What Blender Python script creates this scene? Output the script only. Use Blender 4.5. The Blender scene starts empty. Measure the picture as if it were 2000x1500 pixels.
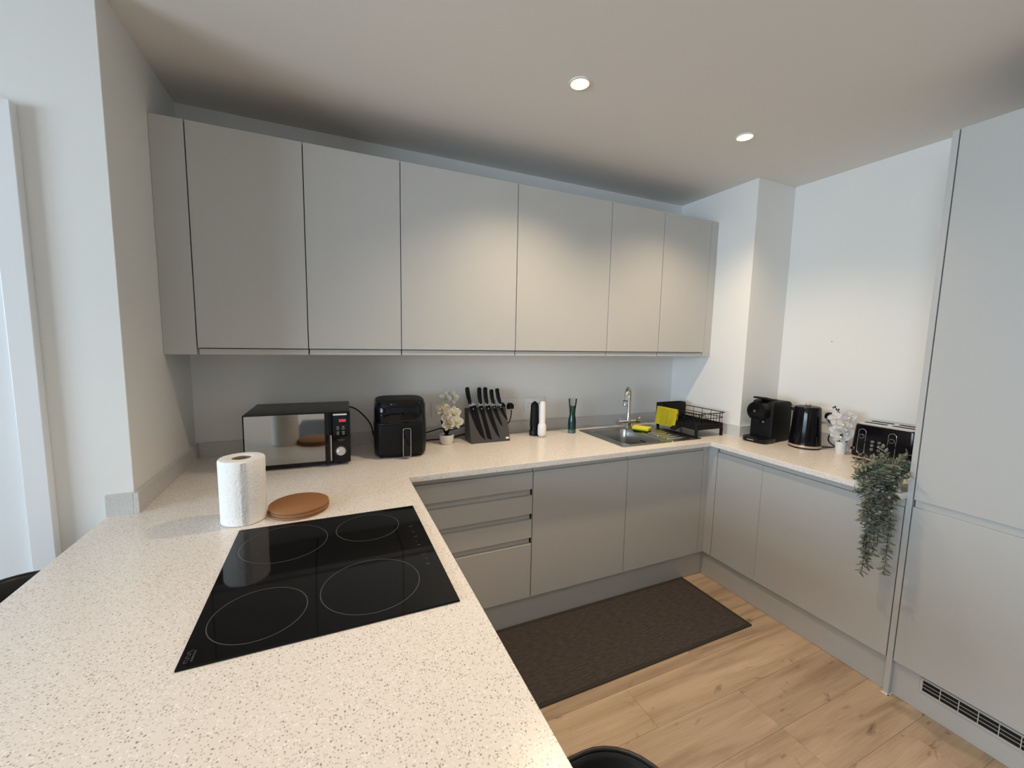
import bpy, bmesh, math, random
from mathutils import Vector, Matrix, noise
random.seed(7)
scene = bpy.context.scene
COL = scene.collection
PI = math.pi

# ------------------------------------------------------------------ camera
cam_d = bpy.data.cameras.new('camera'); cam = bpy.data.objects.new('camera', cam_d); COL.objects.link(cam)
CF = Vector((0.40631483, 0.9076034, -0.1056614)); CR = Vector((0.91339326, -0.4065927, 0.01987774)); CU = Vector((0.02492005, 0.10458703, 0.99420347))
CP = Vector((0.59108991, -2.34751358, 1.47201422))
cam.matrix_world = Matrix(((CR.x, CU.x, -CF.x, CP.x), (CR.y, CU.y, -CF.y, CP.y), (CR.z, CU.z, -CF.z, CP.z), (0, 0, 0, 1)))
cam_d.sensor_fit = 'HORIZONTAL'; cam_d.sensor_width = 36.0; cam_d.lens = 36.0 * 798.5 / 2000.0
cam_d.clip_start = 0.02; cam_d.clip_end = 200
scene.camera = cam

# ------------------------------------------------------------------ world, daylight, exposure
w = bpy.data.worlds.new('World'); scene.world = w; w.use_nodes = True
bg = w.node_tree.nodes['Background']; bg.inputs['Color'].default_value = (0.70, 0.84, 1.0, 1); bg.inputs['Strength'].default_value = 18.0
WIN = dict(x=-3.2, y0=-4.7, y1=-1.5, z0=0.80, z1=2.20)       # large living-room window left of the kitchen
pl = bpy.data.lights.new('window_portal', 'AREA'); pl.shape = 'RECTANGLE'; pl.size = WIN['y1'] - WIN['y0']; pl.size_y = WIN['z1'] - WIN['z0']
pl.cycles.is_portal = True
po = bpy.data.objects.new('window_portal', pl); COL.objects.link(po)
po.location = (WIN['x'] - 0.16, (WIN['y0'] + WIN['y1']) / 2, (WIN['z0'] + WIN['z1']) / 2); po.rotation_euler = (0, -PI / 2, 0)
po.rotation_euler = Matrix(((0, 0, -1), (1, 0, 0), (0, -1, 0))).to_euler() if False else (PI / 2, 0, -PI / 2)
LAMP_W = 47.0; LAMP_COL = (1.0, 0.76, 0.50)
vs = scene.view_settings; vs.view_transform = 'Standard'; vs.look = 'None'; vs.gamma = 1.0; vs.use_curve_mapping = False
vs.exposure = 0.20
scene.cycles.max_bounces = 10; scene.cycles.diffuse_bounces = 6; scene.cycles.glossy_bounces = 5; scene.cycles.transmission_bounces = 8
scene.cycles.sample_clamp_indirect = 6.0; scene.cycles.caustics_reflective = False; scene.cycles.caustics_refractive = False

# ------------------------------------------------------------------ measured dimensions (metres)
H, D, PX, XO, RX = 0.889, 0.6385, 0.8838, -0.069, 2.680      # worktop height, depth, peninsula edges, right-run edge
FY, FX = -0.586, 2.733                                       # door faces of back run / right run
XP, YP, XW, YL, ZC = 2.9787, 0.592, 3.3273, 0.676, 2.4758    # pier, right wall, left wall end, ceiling
WD, ZB, ZT = 0.334, 1.391, 2.280                             # wall units
UT, UH = 0.0145, 0.069                                       # upstand
RY = 1.535                                                   # tall panel
PEND = -2.15                                                 # end of peninsula

# ------------------------------------------------------------------ helpers
WM = {}
def thing(name, label, cat, loc=(0, 0, 0), rz=0.0, group=None, kind=None):
    o = bpy.data.objects.new(name, None); COL.objects.link(o); o.empty_display_size = 0.05
    o.location = loc; o.rotation_euler = (0, 0, rz)
    tag(o, label, cat, group, kind)
    WM[o] = Matrix.Translation(loc) @ Matrix.Rotation(rz, 4, 'Z')
    return o
def tag(o, label=None, cat=None, group=None, kind=None):
    if label: o['label'] = label
    if cat: o['category'] = cat
    if group: o['group'] = group
    if kind: o['kind'] = kind
    return o
def obj(name, bm, m, parent=None, world=False, smooth=False, label=None, me=None, loc=None):
    """link a bmesh as one mesh object; world=True: coordinates are world coordinates"""
    if bm is not None:
        if world and parent is not None: bm.transform(WM[parent].inverted())
        bmesh.ops.recalc_face_normals(bm, faces=bm.faces)
        me = bpy.data.meshes.new(name); bm.to_mesh(me); bm.free()
        if m is not None: me.materials.append(m)
        if smooth:
            for p in me.polygons: p.use_smooth = True
            if smooth is not True: me.set_sharp_from_angle(angle=math.radians(smooth))
    o = bpy.data.objects.new(name, me); COL.objects.link(o)
    if parent is not None: o.parent = parent; WM[o] = WM[parent]
    else: WM[o] = Matrix.Identity(4)
    if loc is not None: o.location = loc
    if label: o['label'] = label
    return o
def struct(name, bm, m, parent=None, **k):
    o = obj(name, bm, m, parent, **k)
    if parent is None: o['kind'] = 'structure'
    return o
def box(x0, x1, y0, y1, z0, z1, bev=0.0, seg=2, bm=None):
    t = bmesh.new(); bmesh.ops.create_cube(t, size=1.0)
    for v in t.verts:
        v.co = Vector(((x0 + x1) / 2 + v.co.x * (x1 - x0), (y0 + y1) / 2 + v.co.y * (y1 - y0), (z0 + z1) / 2 + v.co.z * (z1 - z0)))
    if bev > 0: bmesh.ops.bevel(t, geom=list(t.edges), offset=bev, segments=seg, profile=0.5, affect='EDGES')
    return merge(bm, t)
def merge(bm, t):
    if bm is None: return t
    me = bpy.data.meshes.new('tmp'); t.to_mesh(me); t.free(); bm.from_mesh(me); bpy.data.meshes.remove(me); return bm
def loft(loops, cap0=True, cap1=True, closed=True, bm=None):
    b = bm or bmesh.new(); vs_ = [[b.verts.new(p) for p in L] for L in loops]
    n = len(vs_[0])
    for a, c in zip(vs_, vs_[1:]):
        for i in range(n if closed else n - 1):
            j = (i + 1) % n
            try: b.faces.new((a[i], a[j], c[j], c[i]))
            except ValueError: pass
    if cap0 and closed: b.faces.new(list(reversed(vs_[0])))
    if cap1 and closed: b.faces.new(vs_[-1])
    return b
def lathe(prof, cx=0, cy=0, n=32, cap0=True, cap1=True, bm=None):
    loops = [[Vector((cx + r * math.cos(2 * PI * i / n), cy + r * math.sin(2 * PI * i / n), z)) for i in range(n)] for r, z in prof]
    return loft(loops, cap0, cap1, bm=bm)
def tube(pts, r, n=8, bm=None, cap=True):
    pts = [Vector(p) for p in pts]; loops = []; up = None
    for i, p in enumerate(pts):
        t = (pts[min(i + 1, len(pts) - 1)] - pts[max(i - 1, 0)]).normalized()
        if up is None:
            up = t.orthogonal().normalized()
        else:
            up = (up - t * up.dot(t)).normalized()
        s = t.cross(up); rr = r[i] if isinstance(r, (list, tuple)) else r
        loops.append([p + (up * math.cos(2 * PI * k / n) + s * math.sin(2 * PI * k / n)) * rr for k in range(n)])
    return loft(loops, cap, cap, bm=bm)
def smooth_path(pts, k=8):
    pts = [Vector(p) for p in pts]; out = []
    for i in range(len(pts) - 1):
        p0, p1, p2, p3 = pts[max(i - 1, 0)], pts[i], pts[i + 1], pts[min(i + 2, len(pts) - 1)]
        for j in range(k):
            t = j / k
            out.append(0.5 * ((2 * p1) + (p2 - p0) * t + (2 * p0 - 5 * p1 + 4 * p2 - p3) * t * t + (3 * p1 - p0 - 3 * p2 + p3) * t ** 3))
    out.append(pts[-1]); return out
def rrect(x0, x1, y0, y1, r, n=6):
    P = []
    for cx, cy, a in ((x1 - r, y1 - r, 0), (x0 + r, y1 - r, PI / 2), (x0 + r, y0 + r, PI), (x1 - r, y0 + r, 1.5 * PI)):
        for i in range(n + 1):
            t = a + PI / 2 * i / n; P.append((cx + r * math.cos(t), cy + r * math.sin(t)))
    return P
def prism(poly, f0, f1, bev=0.0):
    """loft a 2D polygon between two mappings (x,y)->Vector"""
    b = loft([[f0(*p) for p in poly], [f1(*p) for p in poly]])
    if bev: bmesh.ops.bevel(b, geom=list(b.edges), offset=bev, segments=2, profile=0.5, affect='EDGES')
    return b
def ring_tube(cx, cy, cz, R, r, axis='z', n=40, m=6, bm=None, sy=1.0):
    loops = []
    for i in range(n + 1):
        a = 2 * PI * i / n; L = []
        for k in range(m):
            b = 2 * PI * k / m; q = R + r * math.cos(b); h = r * math.sin(b)
            u, v = q * math.cos(a), q * math.sin(a) * sy
            L.append({'z': Vector((cx + u, cy + v, cz + h)), 'y': Vector((cx + u, cy + h, cz + v)), 'x': Vector((cx + h, cy + u, cz + v))}[axis])
        loops.append(L)
    return loft(loops, False, False, bm=bm)
def copy_tree(o, parent=None):
    c = o.copy(); COL.objects.link(c); c.parent = parent
    for ch in o.children: copy_tree(ch, c)
    return c

# ------------------------------------------------------------------ materials
def mat(name, col, rough=0.5, metal=0.0, spec=0.5, coat=0.0, noise_amt=0.0, noise_scale=60.0, bump=0.0, bump_scale=200.0, trans=0.0, ior=1.45, emit=None, estr=0.0, sheen=0.0):
    m = bpy.data.materials.new(name); m.use_nodes = True; nt = m.node_tree; b = nt.nodes['Principled BSDF']
    b.inputs['Base Color'].default_value = (*col, 1); b.inputs['Roughness'].default_value = rough; b.inputs['Metallic'].default_value = metal
    b.inputs['Specular IOR Level'].default_value = spec; b.inputs['Coat Weight'].default_value = coat; b.inputs['Coat Roughness'].default_value = 0.05
    b.inputs['Transmission Weight'].default_value = trans; b.inputs['IOR'].default_value = ior; b.inputs['Sheen Weight'].default_value = sheen
    if emit: b.inputs['Emission Color'].default_value = (*emit, 1); b.inputs['Emission Strength'].default_value = estr
    tc = nt.nodes.new('ShaderNodeTexCoord')
    if noise_amt > 0:
        nz = nt.nodes.new('ShaderNodeTexNoise'); nz.inputs['Scale'].default_value = noise_scale; nz.inputs['Detail'].default_value = 4
        mx = nt.nodes.new('ShaderNodeMixRGB'); mx.inputs[1].default_value = (*[c * (1 - noise_amt) for c in col], 1); mx.inputs[2].default_value = (*[min(1, c * (1 + noise_amt)) for c in col], 1)
        nt.links.new(tc.outputs['Object'], nz.inputs['Vector']); nt.links.new(nz.outputs['Fac'], mx.inputs[0]); nt.links.new(mx.outputs[0], b.inputs['Base Color'])
    if bump > 0:
        n2 = nt.nodes.new('ShaderNodeTexNoise'); n2.inputs['Scale'].default_value = bump_scale; n2.inputs['Detail'].default_value = 3
        bp = nt.nodes.new('ShaderNodeBump'); bp.inputs['Strength'].default_value = bump; bp.inputs['Distance'].default_value = 0.002
        nt.links.new(tc.outputs['Object'], n2.inputs['Vector']); nt.links.new(n2.outputs['Fac'], bp.inputs['Height']); nt.links.new(bp.outputs['Normal'], b.inputs['Normal'])
    return m
M = {}
M['wall'] = mat('wall_paint', (0.80, 0.795, 0.77), 0.65, bump=0.04, bump_scale=350)
M['ceil'] = mat('ceiling_paint', (0.80, 0.77, 0.73), 0.75, bump=0.03, bump_scale=350)
M['trimw'] = mat('white_gloss_paint', (0.82, 0.83, 0.84), 0.3)
M['doorw'] = mat('white_gloss_door_paint', (0.84, 0.86, 0.88), 0.16)
M['cab'] = mat('light_grey_matt_lacquer', (0.50, 0.495, 0.475), 0.42, noise_amt=0.01, noise_scale=8)
M['carc'] = mat('grey_carcass_board', (0.40, 0.395, 0.38), 0.55)
M['gap'] = mat('carcass_gap_shade', (0.05, 0.047, 0.043), 0.7)  # carcass painted dark to stand for the shade in the door gaps
M['plinth'] = mat('grey_plinth_board', (0.50, 0.49, 0.465), 0.4)
M['black'] = mat('black_satin_plastic', (0.006, 0.006, 0.007), 0.35, spec=0.25)
M['blackg'] = mat('black_gloss_plastic', (0.004, 0.004, 0.006), 0.10, spec=0.35)
M['blackm'] = mat('black_matt_plastic', (0.007, 0.007, 0.0075), 0.55, spec=0.25, bump=0.05, bump_scale=900)
M['blackw'] = mat('black_coated_wire', (0.005, 0.005, 0.006), 0.4, spec=0.25)
M['hob'] = mat('black_ceramic_glass', (0.0025, 0.0025, 0.003), 0.05, spec=0.24)
M['mark'] = mat('grey_printed_marking', (0.085, 0.085, 0.088), 0.35)
M['markh'] = mat('faint_grey_glass_print', (0.055, 0.055, 0.057), 0.35)
M['mark2'] = mat('white_printed_marking', (0.55, 0.55, 0.56), 0.4)
M['chrome'] = mat('polished_chrome', (0.72, 0.72, 0.72), 0.12, metal=1.0)
M['steel'] = mat('brushed_stainless_steel', (0.47, 0.46, 0.44), 0.27, metal=1.0, noise_amt=0.06, noise_scale=120)
M['mirror'] = mat('tinted_mirror_glass', (0.36, 0.36, 0.355), 0.05, metal=1.0)
M['mwbody'] = mat('charcoal_enamel', (0.030, 0.031, 0.031), 0.38)
M['white'] = mat('white_plastic', (0.80, 0.80, 0.79), 0.3)
M['ceram'] = mat('white_ceramic', (0.78, 0.77, 0.75), 0.22)
M['silver'] = mat('silver_plastic', (0.62, 0.61, 0.60), 0.3, metal=0.6)
M['rose'] = mat('pale_copper_band', (0.62, 0.44, 0.36), 0.3, metal=0.5)
M['green'] = mat('green_dish_soap', (0.004, 0.085, 0.060), 0.15)
M['yellow'] = mat('yellow_microfibre', (0.84, 0.74, 0.02), 0.85, noise_amt=0.08, noise_scale=90, bump=0.5, bump_scale=500, sheen=0.3)
M['sponge'] = mat('yellow_sponge_foam', (0.82, 0.70, 0.04), 0.9, noise_amt=0.1, noise_scale=200, bump=0.5, bump_scale=700)
M['scour'] = mat('dark_green_scourer', (0.02, 0.06, 0.035), 0.9, bump=0.5, bump_scale=900)
M['petal'] = mat('white_orchid_petal', (0.88, 0.86, 0.80), 0.5, sheen=0.2)
M['petal2'] = mat('white_pink_orchid_petal', (0.90, 0.88, 0.87), 0.5, sheen=0.2)
M['lip'] = mat('yellow_green_orchid_lip', (0.50, 0.42, 0.10), 0.5)
M['lip2'] = mat('cream_orchid_lip', (0.72, 0.66, 0.48), 0.5)
M['stemd'] = mat('dark_stem', (0.030, 0.032, 0.018), 0.6)
M['leafd'] = mat('dark_orchid_leaf', (0.020, 0.030, 0.014), 0.35)
M['soil'] = mat('dark_potting_moss', (0.025, 0.022, 0.014), 0.9, bump=0.6, bump_scale=300)
M['leaf'] = mat('grey_green_leaf', (0.36, 0.385, 0.29), 0.6, noise_amt=0.25, noise_scale=30)
M['leaf2'] = mat('pale_grey_green_leaf', (0.46, 0.48, 0.40), 0.6, noise_amt=0.2, noise_scale=30)
M['stool'] = mat('black_leatherette', (0.010, 0.0095, 0.009), 0.38, bump=0.1, bump_scale=400)
M['card'] = mat('brown_cardboard', (0.30, 0.21, 0.15), 0.85)
M['block'] = mat('charcoal_stained_block', (0.050, 0.049, 0.048), 0.5, noise_amt=0.1, noise_scale=90)
M['blade'] = mat('black_coated_blade', (0.004, 0.004, 0.005), 0.3, spec=0.25)
M['red'] = mat('red_led', (0.2, 0.0, 0.02), 0.4, emit=(1.0, 0.03, 0.10), estr=1.3)
M['bulb'] = mat('lit_lamp_lens', (1, 0.95, 0.85), 0.4, emit=(1.0, 0.84, 0.62), estr=30.0)
M['glow'] = mat('lamp_fringe_glow', (0.9, 0.7, 0.45), 0.4, emit=(1.0, 0.66, 0.34), estr=1.6)  # added ring round the lens, its emission painted in as warm fringe
M['cavity'] = mat('dark_cavity', (0.006, 0.006, 0.006), 0.8)
M['seal'] = mat('white_sealant', (0.85, 0.83, 0.80), 0.4)

def glassy(name, col, trans=0.82):
    m = bpy.data.materials.new(name); m.use_nodes = True; nt = m.node_tree; nt.nodes.clear()
    o = nt.nodes.new('ShaderNodeOutputMaterial'); t = nt.nodes.new('ShaderNodeBsdfTransparent'); g = nt.nodes.new('ShaderNodeBsdfGlossy'); f = nt.nodes.new('ShaderNodeFresnel'); mx = nt.nodes.new('ShaderNodeMixShader')
    t.inputs['Color'].default_value = (*col, 1); g.inputs['Roughness'].default_value = 0.06; f.inputs['IOR'].default_value = 1.45
    nt.links.new(f.outputs[0], mx.inputs[0]); nt.links.new(t.outputs[0], mx.inputs[1]); nt.links.new(g.outputs[0], mx.inputs[2]); nt.links.new(mx.outputs[0], o.inputs[0]); return m
M['pane'] = glassy('window_glass', (0.96, 0.98, 0.98))
M['clear'] = glassy('clear_bottle_plastic', (0.80, 0.84, 0.83))

def worktop_mat():
    m = mat('speckled_quartz_worktop', (0.70, 0.665, 0.62), 0.24); nt = m.node_tree; b = nt.nodes['Principled BSDF']; tc = [n for n in nt.nodes if n.type == 'TEX_COORD'][0]
    prev = None
    nz = nt.nodes.new('ShaderNodeTexNoise'); nz.inputs['Scale'].default_value = 140; nz.inputs['Detail'].default_value = 3
    nt.links.new(tc.outputs['Object'], nz.inputs['Vector'])
    mx0 = nt.nodes.new('ShaderNodeMixRGB'); mx0.inputs[1].default_value = (0.74, 0.69, 0.645, 1); mx0.inputs[2].default_value = (0.825, 0.78, 0.735, 1); nt.links.new(nz.outputs['Fac'], mx0.inputs[0]); prev = mx0
    for scale, thr, dist, col in ((190, 0.74, 0.22, (0.33, 0.26, 0.205, 1)), (280, 0.60, 0.30, (0.52, 0.46, 0.40, 1)), (150, 0.86, 0.17, (0.16, 0.12, 0.09, 1)), (210, 0.80, 0.3, (0.9, 0.88, 0.85, 1))):
        vo = nt.nodes.new('ShaderNodeTexVoronoi'); vo.inputs['Scale'].default_value = scale; nt.links.new(tc.outputs['Object'], vo.inputs['Vector'])
        sp = nt.nodes.new('ShaderNodeSeparateColor'); nt.links.new(vo.outputs['Color'], sp.inputs[0])
        g = nt.nodes.new('ShaderNodeMath'); g.operation = 'GREATER_THAN'; g.inputs[1].default_value = thr; nt.links.new(sp.outputs[0], g.inputs[0])
        r = nt.nodes.new('ShaderNodeMapRange'); r.inputs['From Min'].default_value = dist; r.inputs['From Max'].default_value = dist * 1.5; r.inputs['To Min'].default_value = 0.85; r.inputs['To Max'].default_value = 0.0
        nt.links.new(vo.outputs['Distance'], r.inputs['Value'])
        mu = nt.nodes.new('ShaderNodeMath'); mu.operation = 'MULTIPLY'; nt.links.new(g.outputs[0], mu.inputs[0]); nt.links.new(r.outputs[0], mu.inputs[1])
        mx = nt.nodes.new('ShaderNodeMixRGB'); mx.inputs[2].default_value = col; nt.links.new(mu.outputs[0], mx.inputs[0]); nt.links.new(prev.outputs[0], mx.inputs[1]); prev = mx
    nt.links.new(prev.outputs[0], b.inputs['Base Color']); return m
M['top'] = worktop_mat()
M['ups'] = mat('shade_toned_quartz_upstand', (0.58, 0.57, 0.56), 0.3, noise_amt=0.22, noise_scale=190)  # worktop slab again, shade on its upright faces put into the grey

def plank_mat():
    m = bpy.data.materials.new('oak_laminate_plank'); m.use_nodes = True; nt = m.node_tree; b = nt.nodes['Principled BSDF']; b.inputs['Roughness'].default_value = 0.42
    N = nt.nodes.new; L = nt.links.new
    tc = N('ShaderNodeTexCoord'); oi = N('ShaderNodeObjectInfo')
    mulr = N('ShaderNodeMath'); mulr.operation = 'MULTIPLY'; mulr.inputs[1].default_value = 37.0; L(oi.outputs['Random'], mulr.inputs[0])
    cmb = N('ShaderNodeCombineXYZ'); L(mulr.outputs[0], cmb.inputs[0]); L(mulr.outputs[0], cmb.inputs[1])
    add = N('ShaderNodeVectorMath'); add.operation = 'ADD'; L(tc.outputs['Object'], add.inputs[0]); L(cmb.outputs[0], add.inputs[1])
    # broad warp and cathedral figure
    mp = N('ShaderNodeMapping'); mp.inputs['Scale'].default_value = (0.8, 10.0, 1); L(add.outputs[0], mp.inputs[0])
    n1 = N('ShaderNodeTexNoise'); n1.inputs['Scale'].default_value = 1.6; n1.inputs['Detail'].default_value = 5; n1.inputs['Distortion'].default_value = 0.7; L(mp.outputs[0], n1.inputs['Vector'])
    mp2 = N('ShaderNodeMapping'); mp2.inputs['Scale'].default_value = (4, 90, 1); L(add.outputs[0], mp2.inputs[0])
    n2 = N('ShaderNodeTexNoise'); n2.inputs['Scale'].default_value = 2.0; n2.inputs['Detail'].default_value = 4; n2.inputs['Distortion'].default_value = 0.6; L(mp2.outputs[0], n2.inputs['Vector'])
    # knots
    mp3 = N('ShaderNodeMapping'); mp3.inputs['Scale'].default_value = (2.6, 7.0, 1); L(add.outputs[0], mp3.inputs[0])
    n3 = N('ShaderNodeTexNoise'); n3.inputs['Scale'].default_value = 1.5; n3.inputs['Detail'].default_value = 3; n3.inputs['Distortion'].default_value = 2.5; L(mp3.outputs[0], n3.inputs['Vector'])
    kr = N('ShaderNodeMapRange'); kr.inputs['From Min'].default_value = 0.63; kr.inputs['From Max'].default_value = 0.78; L(n3.outputs['Fac'], kr.inputs['Value'])
    ramp = N('ShaderNodeValToRGB'); e = ramp.color_ramp.elements; e[0].position = 0.28; e[0].color = (0.335, 0.23, 0.15, 1); e[1].position = 0.72; e[1].color = (0.61, 0.455, 0.325, 1)
    e2 = ramp.color_ramp.elements.new(0.5); e2.color = (0.50, 0.365, 0.248, 1); L(n1.outputs['Fac'], ramp.inputs[0])
    mx = N('ShaderNodeMixRGB'); mx.blend_type = 'MULTIPLY'; mx.inputs[0].default_value = 0.55; L(ramp.outputs[0], mx.inputs[1])
    r2 = N('ShaderNodeMapRange'); r2.inputs['To Min'].default_value = 0.62; r2.inputs['To Max'].default_value = 1.25; L(n2.outputs['Fac'], r2.inputs['Value'])
    cc = N('ShaderNodeCombineColor'); [L(r2.outputs[0], cc.inputs[i]) for i in range(3)]; L(cc.outputs[0], mx.inputs[2])
    mk = N('ShaderNodeMixRGB'); mk.inputs[2].default_value = (0.12, 0.075, 0.045, 1); L(mx.outputs[0], mk.inputs[1])
    ks = N('ShaderNodeMath'); ks.operation = 'MULTIPLY'; ks.inputs[1].default_value = 0.75; L(kr.outputs[0], ks.inputs[0]); L(ks.outputs[0], mk.inputs[0])
    hs = N('ShaderNodeHueSaturation'); hr = N('ShaderNodeMapRange'); hr.inputs['To Min'].default_value = 0.90; hr.inputs['To Max'].default_value = 1.10; L(oi.outputs['Random'], hr.inputs['Value']); L(hr.outputs[0], hs.inputs['Value']); L(mk.outputs[0], hs.inputs['Color'])
    L(hs.outputs[0], b.inputs['Base Color'])
    bp = N('ShaderNodeBump'); bp.inputs['Strength'].default_value = 0.12; bp.inputs['Distance'].default_value = 0.001; L(n2.outputs['Fac'], bp.inputs['Height']); L(bp.outputs['Normal'], b.inputs['Normal'])
    return m
M['plank'] = plank_mat()

def rug_mat():
    m = mat('dark_woven_mat', (0.068, 0.055, 0.048), 0.9); nt = m.node_tree; b = nt.nodes['Principled BSDF']; tc = [n for n in nt.nodes if n.type == 'TEX_COORD'][0]
    N = nt.nodes.new; L = nt.links.new
    wv = N('ShaderNodeTexWave'); wv.inputs['Scale'].default_value = 130; wv.inputs['Distortion'].default_value = 1.5; wv.bands_direction = 'X'; L(tc.outputs['Object'], wv.inputs['Vector'])
    w2 = N('ShaderNodeTexWave'); w2.inputs['Scale'].default_value = 130; w2.inputs['Distortion'].default_value = 1.5; w2.bands_direction = 'Y'; L(tc.outputs['Object'], w2.inputs['Vector'])
    mu = N('ShaderNodeMath'); mu.operation = 'MULTIPLY'; L(wv.outputs['Fac'], mu.inputs[0]); L(w2.outputs['Fac'], mu.inputs[1])
    mx = N('ShaderNodeMixRGB'); mx.inputs[1].default_value = (0.050, 0.040, 0.035, 1); mx.inputs[2].default_value = (0.100, 0.082, 0.072, 1); L(mu.outputs[0], mx.inputs[0])
    mpn = N('ShaderNodeMapping'); mpn.inputs['Scale'].default_value = (18, 90, 1); L(tc.outputs['Object'], mpn.inputs[0])
    nn = N('ShaderNodeTexNoise'); nn.inputs['Scale'].default_value = 1.5; nn.inputs['Detail'].default_value = 4; L(mpn.outputs[0], nn.inputs['Vector'])
    hs = N('ShaderNodeHueSaturation'); rg = N('ShaderNodeMapRange'); rg.inputs['From Min'].default_value = 0.3; rg.inputs['From Max'].default_value = 0.7; rg.inputs['To Min'].default_value = 0.65; rg.inputs['To Max'].default_value = 1.4
    L(nn.outputs['Fac'], rg.inputs['Value']); L(rg.outputs[0], hs.inputs['Value']); L(mx.outputs[0], hs.inputs['Color']); L(hs.outputs[0], b.inputs['Base Color'])
    bp = N('ShaderNodeBump'); bp.inputs['Strength'].default_value = 0.5; bp.inputs['Distance'].default_value = 0.002; L(mu.outputs[0], bp.inputs['Height']); L(bp.outputs['Normal'], b.inputs['Normal']); return m
M['rug'] = rug_mat()
M['rugb'] = mat('dark_mat_binding', (0.040, 0.033, 0.030), 0.85, bump=0.3, bump_scale=500)

def cork_mat():
    m = mat('brown_cork', (0.29, 0.135, 0.055), 0.75, noise_amt=0.22, noise_scale=220, bump=0.25, bump_scale=600); return m
M['cork'] = cork_mat()
def paper_mat():
    m = mat('quilted_white_paper', (0.84, 0.83, 0.81), 0.9); nt = m.node_tree; b = nt.nodes['Principled BSDF']; tc = [n for n in nt.nodes if n.type == 'TEX_COORD'][0]
    N = nt.nodes.new; L = nt.links.new
    vo = N('ShaderNodeTexVoronoi'); vo.inputs['Scale'].default_value = 130; L(tc.outputs['Object'], vo.inputs['Vector'])
    n2 = N('ShaderNodeTexNoise'); n2.inputs['Scale'].default_value = 28; L(tc.outputs['Object'], n2.inputs['Vector'])
    ad = N('ShaderNodeMath'); ad.operation = 'ADD'; L(vo.outputs['Distance'], ad.inputs[0]); L(n2.outputs['Fac'], ad.inputs[1])
    bp = N('ShaderNodeBump'); bp.inputs['Strength'].default_value = 0.4; bp.inputs['Distance'].default_value = 0.003; L(ad.outputs[0], bp.inputs['Height']); L(bp.outputs['Normal'], b.inputs['Normal']); return m
M['paper'] = paper_mat()

# ================================================================== STRUCTURE
RX0, RX1, RY0, RY1 = -3.2, XW, -5.6, 0.0          # room extent
# floor with single planks running along the back wall
floor = struct('floor', box(RX0 - 0.2, RX1 + 0.2, RY0 - 0.2, 0.2, -0.10, -0.012), mat('floor_joint_brown', (0.20, 0.14, 0.09), 0.8))  # brown base colour seen in the joints between planks
tag(floor, 'light oak laminate plank floor of the kitchen', 'floor')
PWD, PLN = 0.19, 1.285
pm = None
row = 0; y = -1.285 + PWD * 7
offs = {}
for row in range(-6, 24):
    ya = -1.285 - PWD * row; yb = ya + PWD            # plank between ya and yb
    if yb < RY0 or ya > 0.05: continue
    off = {0: 1.715, 1: 2.16}.get(row, (row * 0.437) % PLN)
    x = off - PLN * math.ceil((off - RX0) / PLN)
    while x < RX1:
        x0, x1 = x, x + PLN
        if x1 > RX0 and not (x0 > 2.85 or (yb > -0.4)):
            if pm is None:
                o = obj('plank', box(-PLN / 2 + 0.0003, PLN / 2 - 0.0003, -PWD / 2 + 0.0003, PWD / 2 - 0.0003, -0.012, 0.0, bev=0.0005, seg=1), M['plank'], floor); pm = o.data
            else:
                o = obj('plank', None, None, floor, me=pm)
            o.location = ((x0 + x1) / 2, (ya + yb) / 2, 0)
        x += PLN
ceil = struct('ceiling', box(RX0 - 0.2, RX1 + 0.2, RY0 - 0.2, 0.2, ZC, ZC + 0.12), M['ceil']); tag(ceil, 'plain white ceiling with recessed spotlights', 'ceiling')
s = struct('wall_back', box(-0.05, XP + 0.05, 0.0, 0.12, 0, ZC), M['wall']); tag(s, 'white wall behind the worktop and wall cabinets', 'wall')
s = struct('wall_left', box(RX0, 0.0, -YL, 0.12, 0, ZC, bev=0.0015, seg=1), M['wall']); tag(s, 'white wall on the left ending in a sharp corner', 'wall')
s = struct('wall_right', box(XW, XW + 0.12, RY0, 0.12, 0, ZC), M['wall']); tag(s, 'white wall on the right behind kettle and toaster', 'wall')
fx = obj('screw_hole', lathe([(0.003, 0), (0.003, 0.002)], n=10), M['card'], s); fx.matrix_local = Matrix.Translation((XW, -0.886, 1.504)) @ Matrix.Rotation(-PI / 2, 4, 'Y')
s = struct('wall_pier', box(XP, XW, -YP, 0.0, 0, ZC, bev=0.0015, seg=1), M['wall']); tag(s, 'white boxed-out wall pier in the right corner', 'wall')
s = struct('wall_rear', box(RX0, RX1, RY0 - 0.12, RY0, 0, ZC), M['wall']); tag(s, 'white wall behind the camera', 'wall')
wb = bmesh.new(); y0, y1, z0, z1 = WIN['y0'], WIN['y1'], WIN['z0'], WIN['z1']
for a in ((RY0, y0, 0, ZC), (y1, -YL, 0, ZC), (y0, y1, 0, z0), (y0, y1, z1, ZC)): box(RX0 - 0.15, RX0, *a, bm=wb)
s = struct('wall_window_side', wb, M['wall']); tag(s, 'white wall with the big window left of the kitchen', 'wall')
w1 = thing('window_1', 'big white framed window lighting the room', 'window', (RX0 - 0.08, (y0 + y1) / 2, z0), kind='structure')
for i in range(3):
    a = y0 + (y1 - y0) * i / 3; b_ = y0 + (y1 - y0) * (i + 1) / 3
    fb = bmesh.new(); t = 0.05
    for q in ((a, a + t, z0, z1), (b_ - t, b_, z0, z1), (a + t, b_ - t, z0, z0 + t), (a + t, b_ - t, z1 - t, z1)): box(RX0 - 0.11, RX0 - 0.05, *q, bm=fb)
    f_ = obj('window_frame', fb, M['trimw'], w1, world=True); obj('pane', box(RX0 - 0.083, RX0 - 0.077, a + t, b_ - t, z0 + t, z1 - t), M['pane'], f_, world=True)
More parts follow.
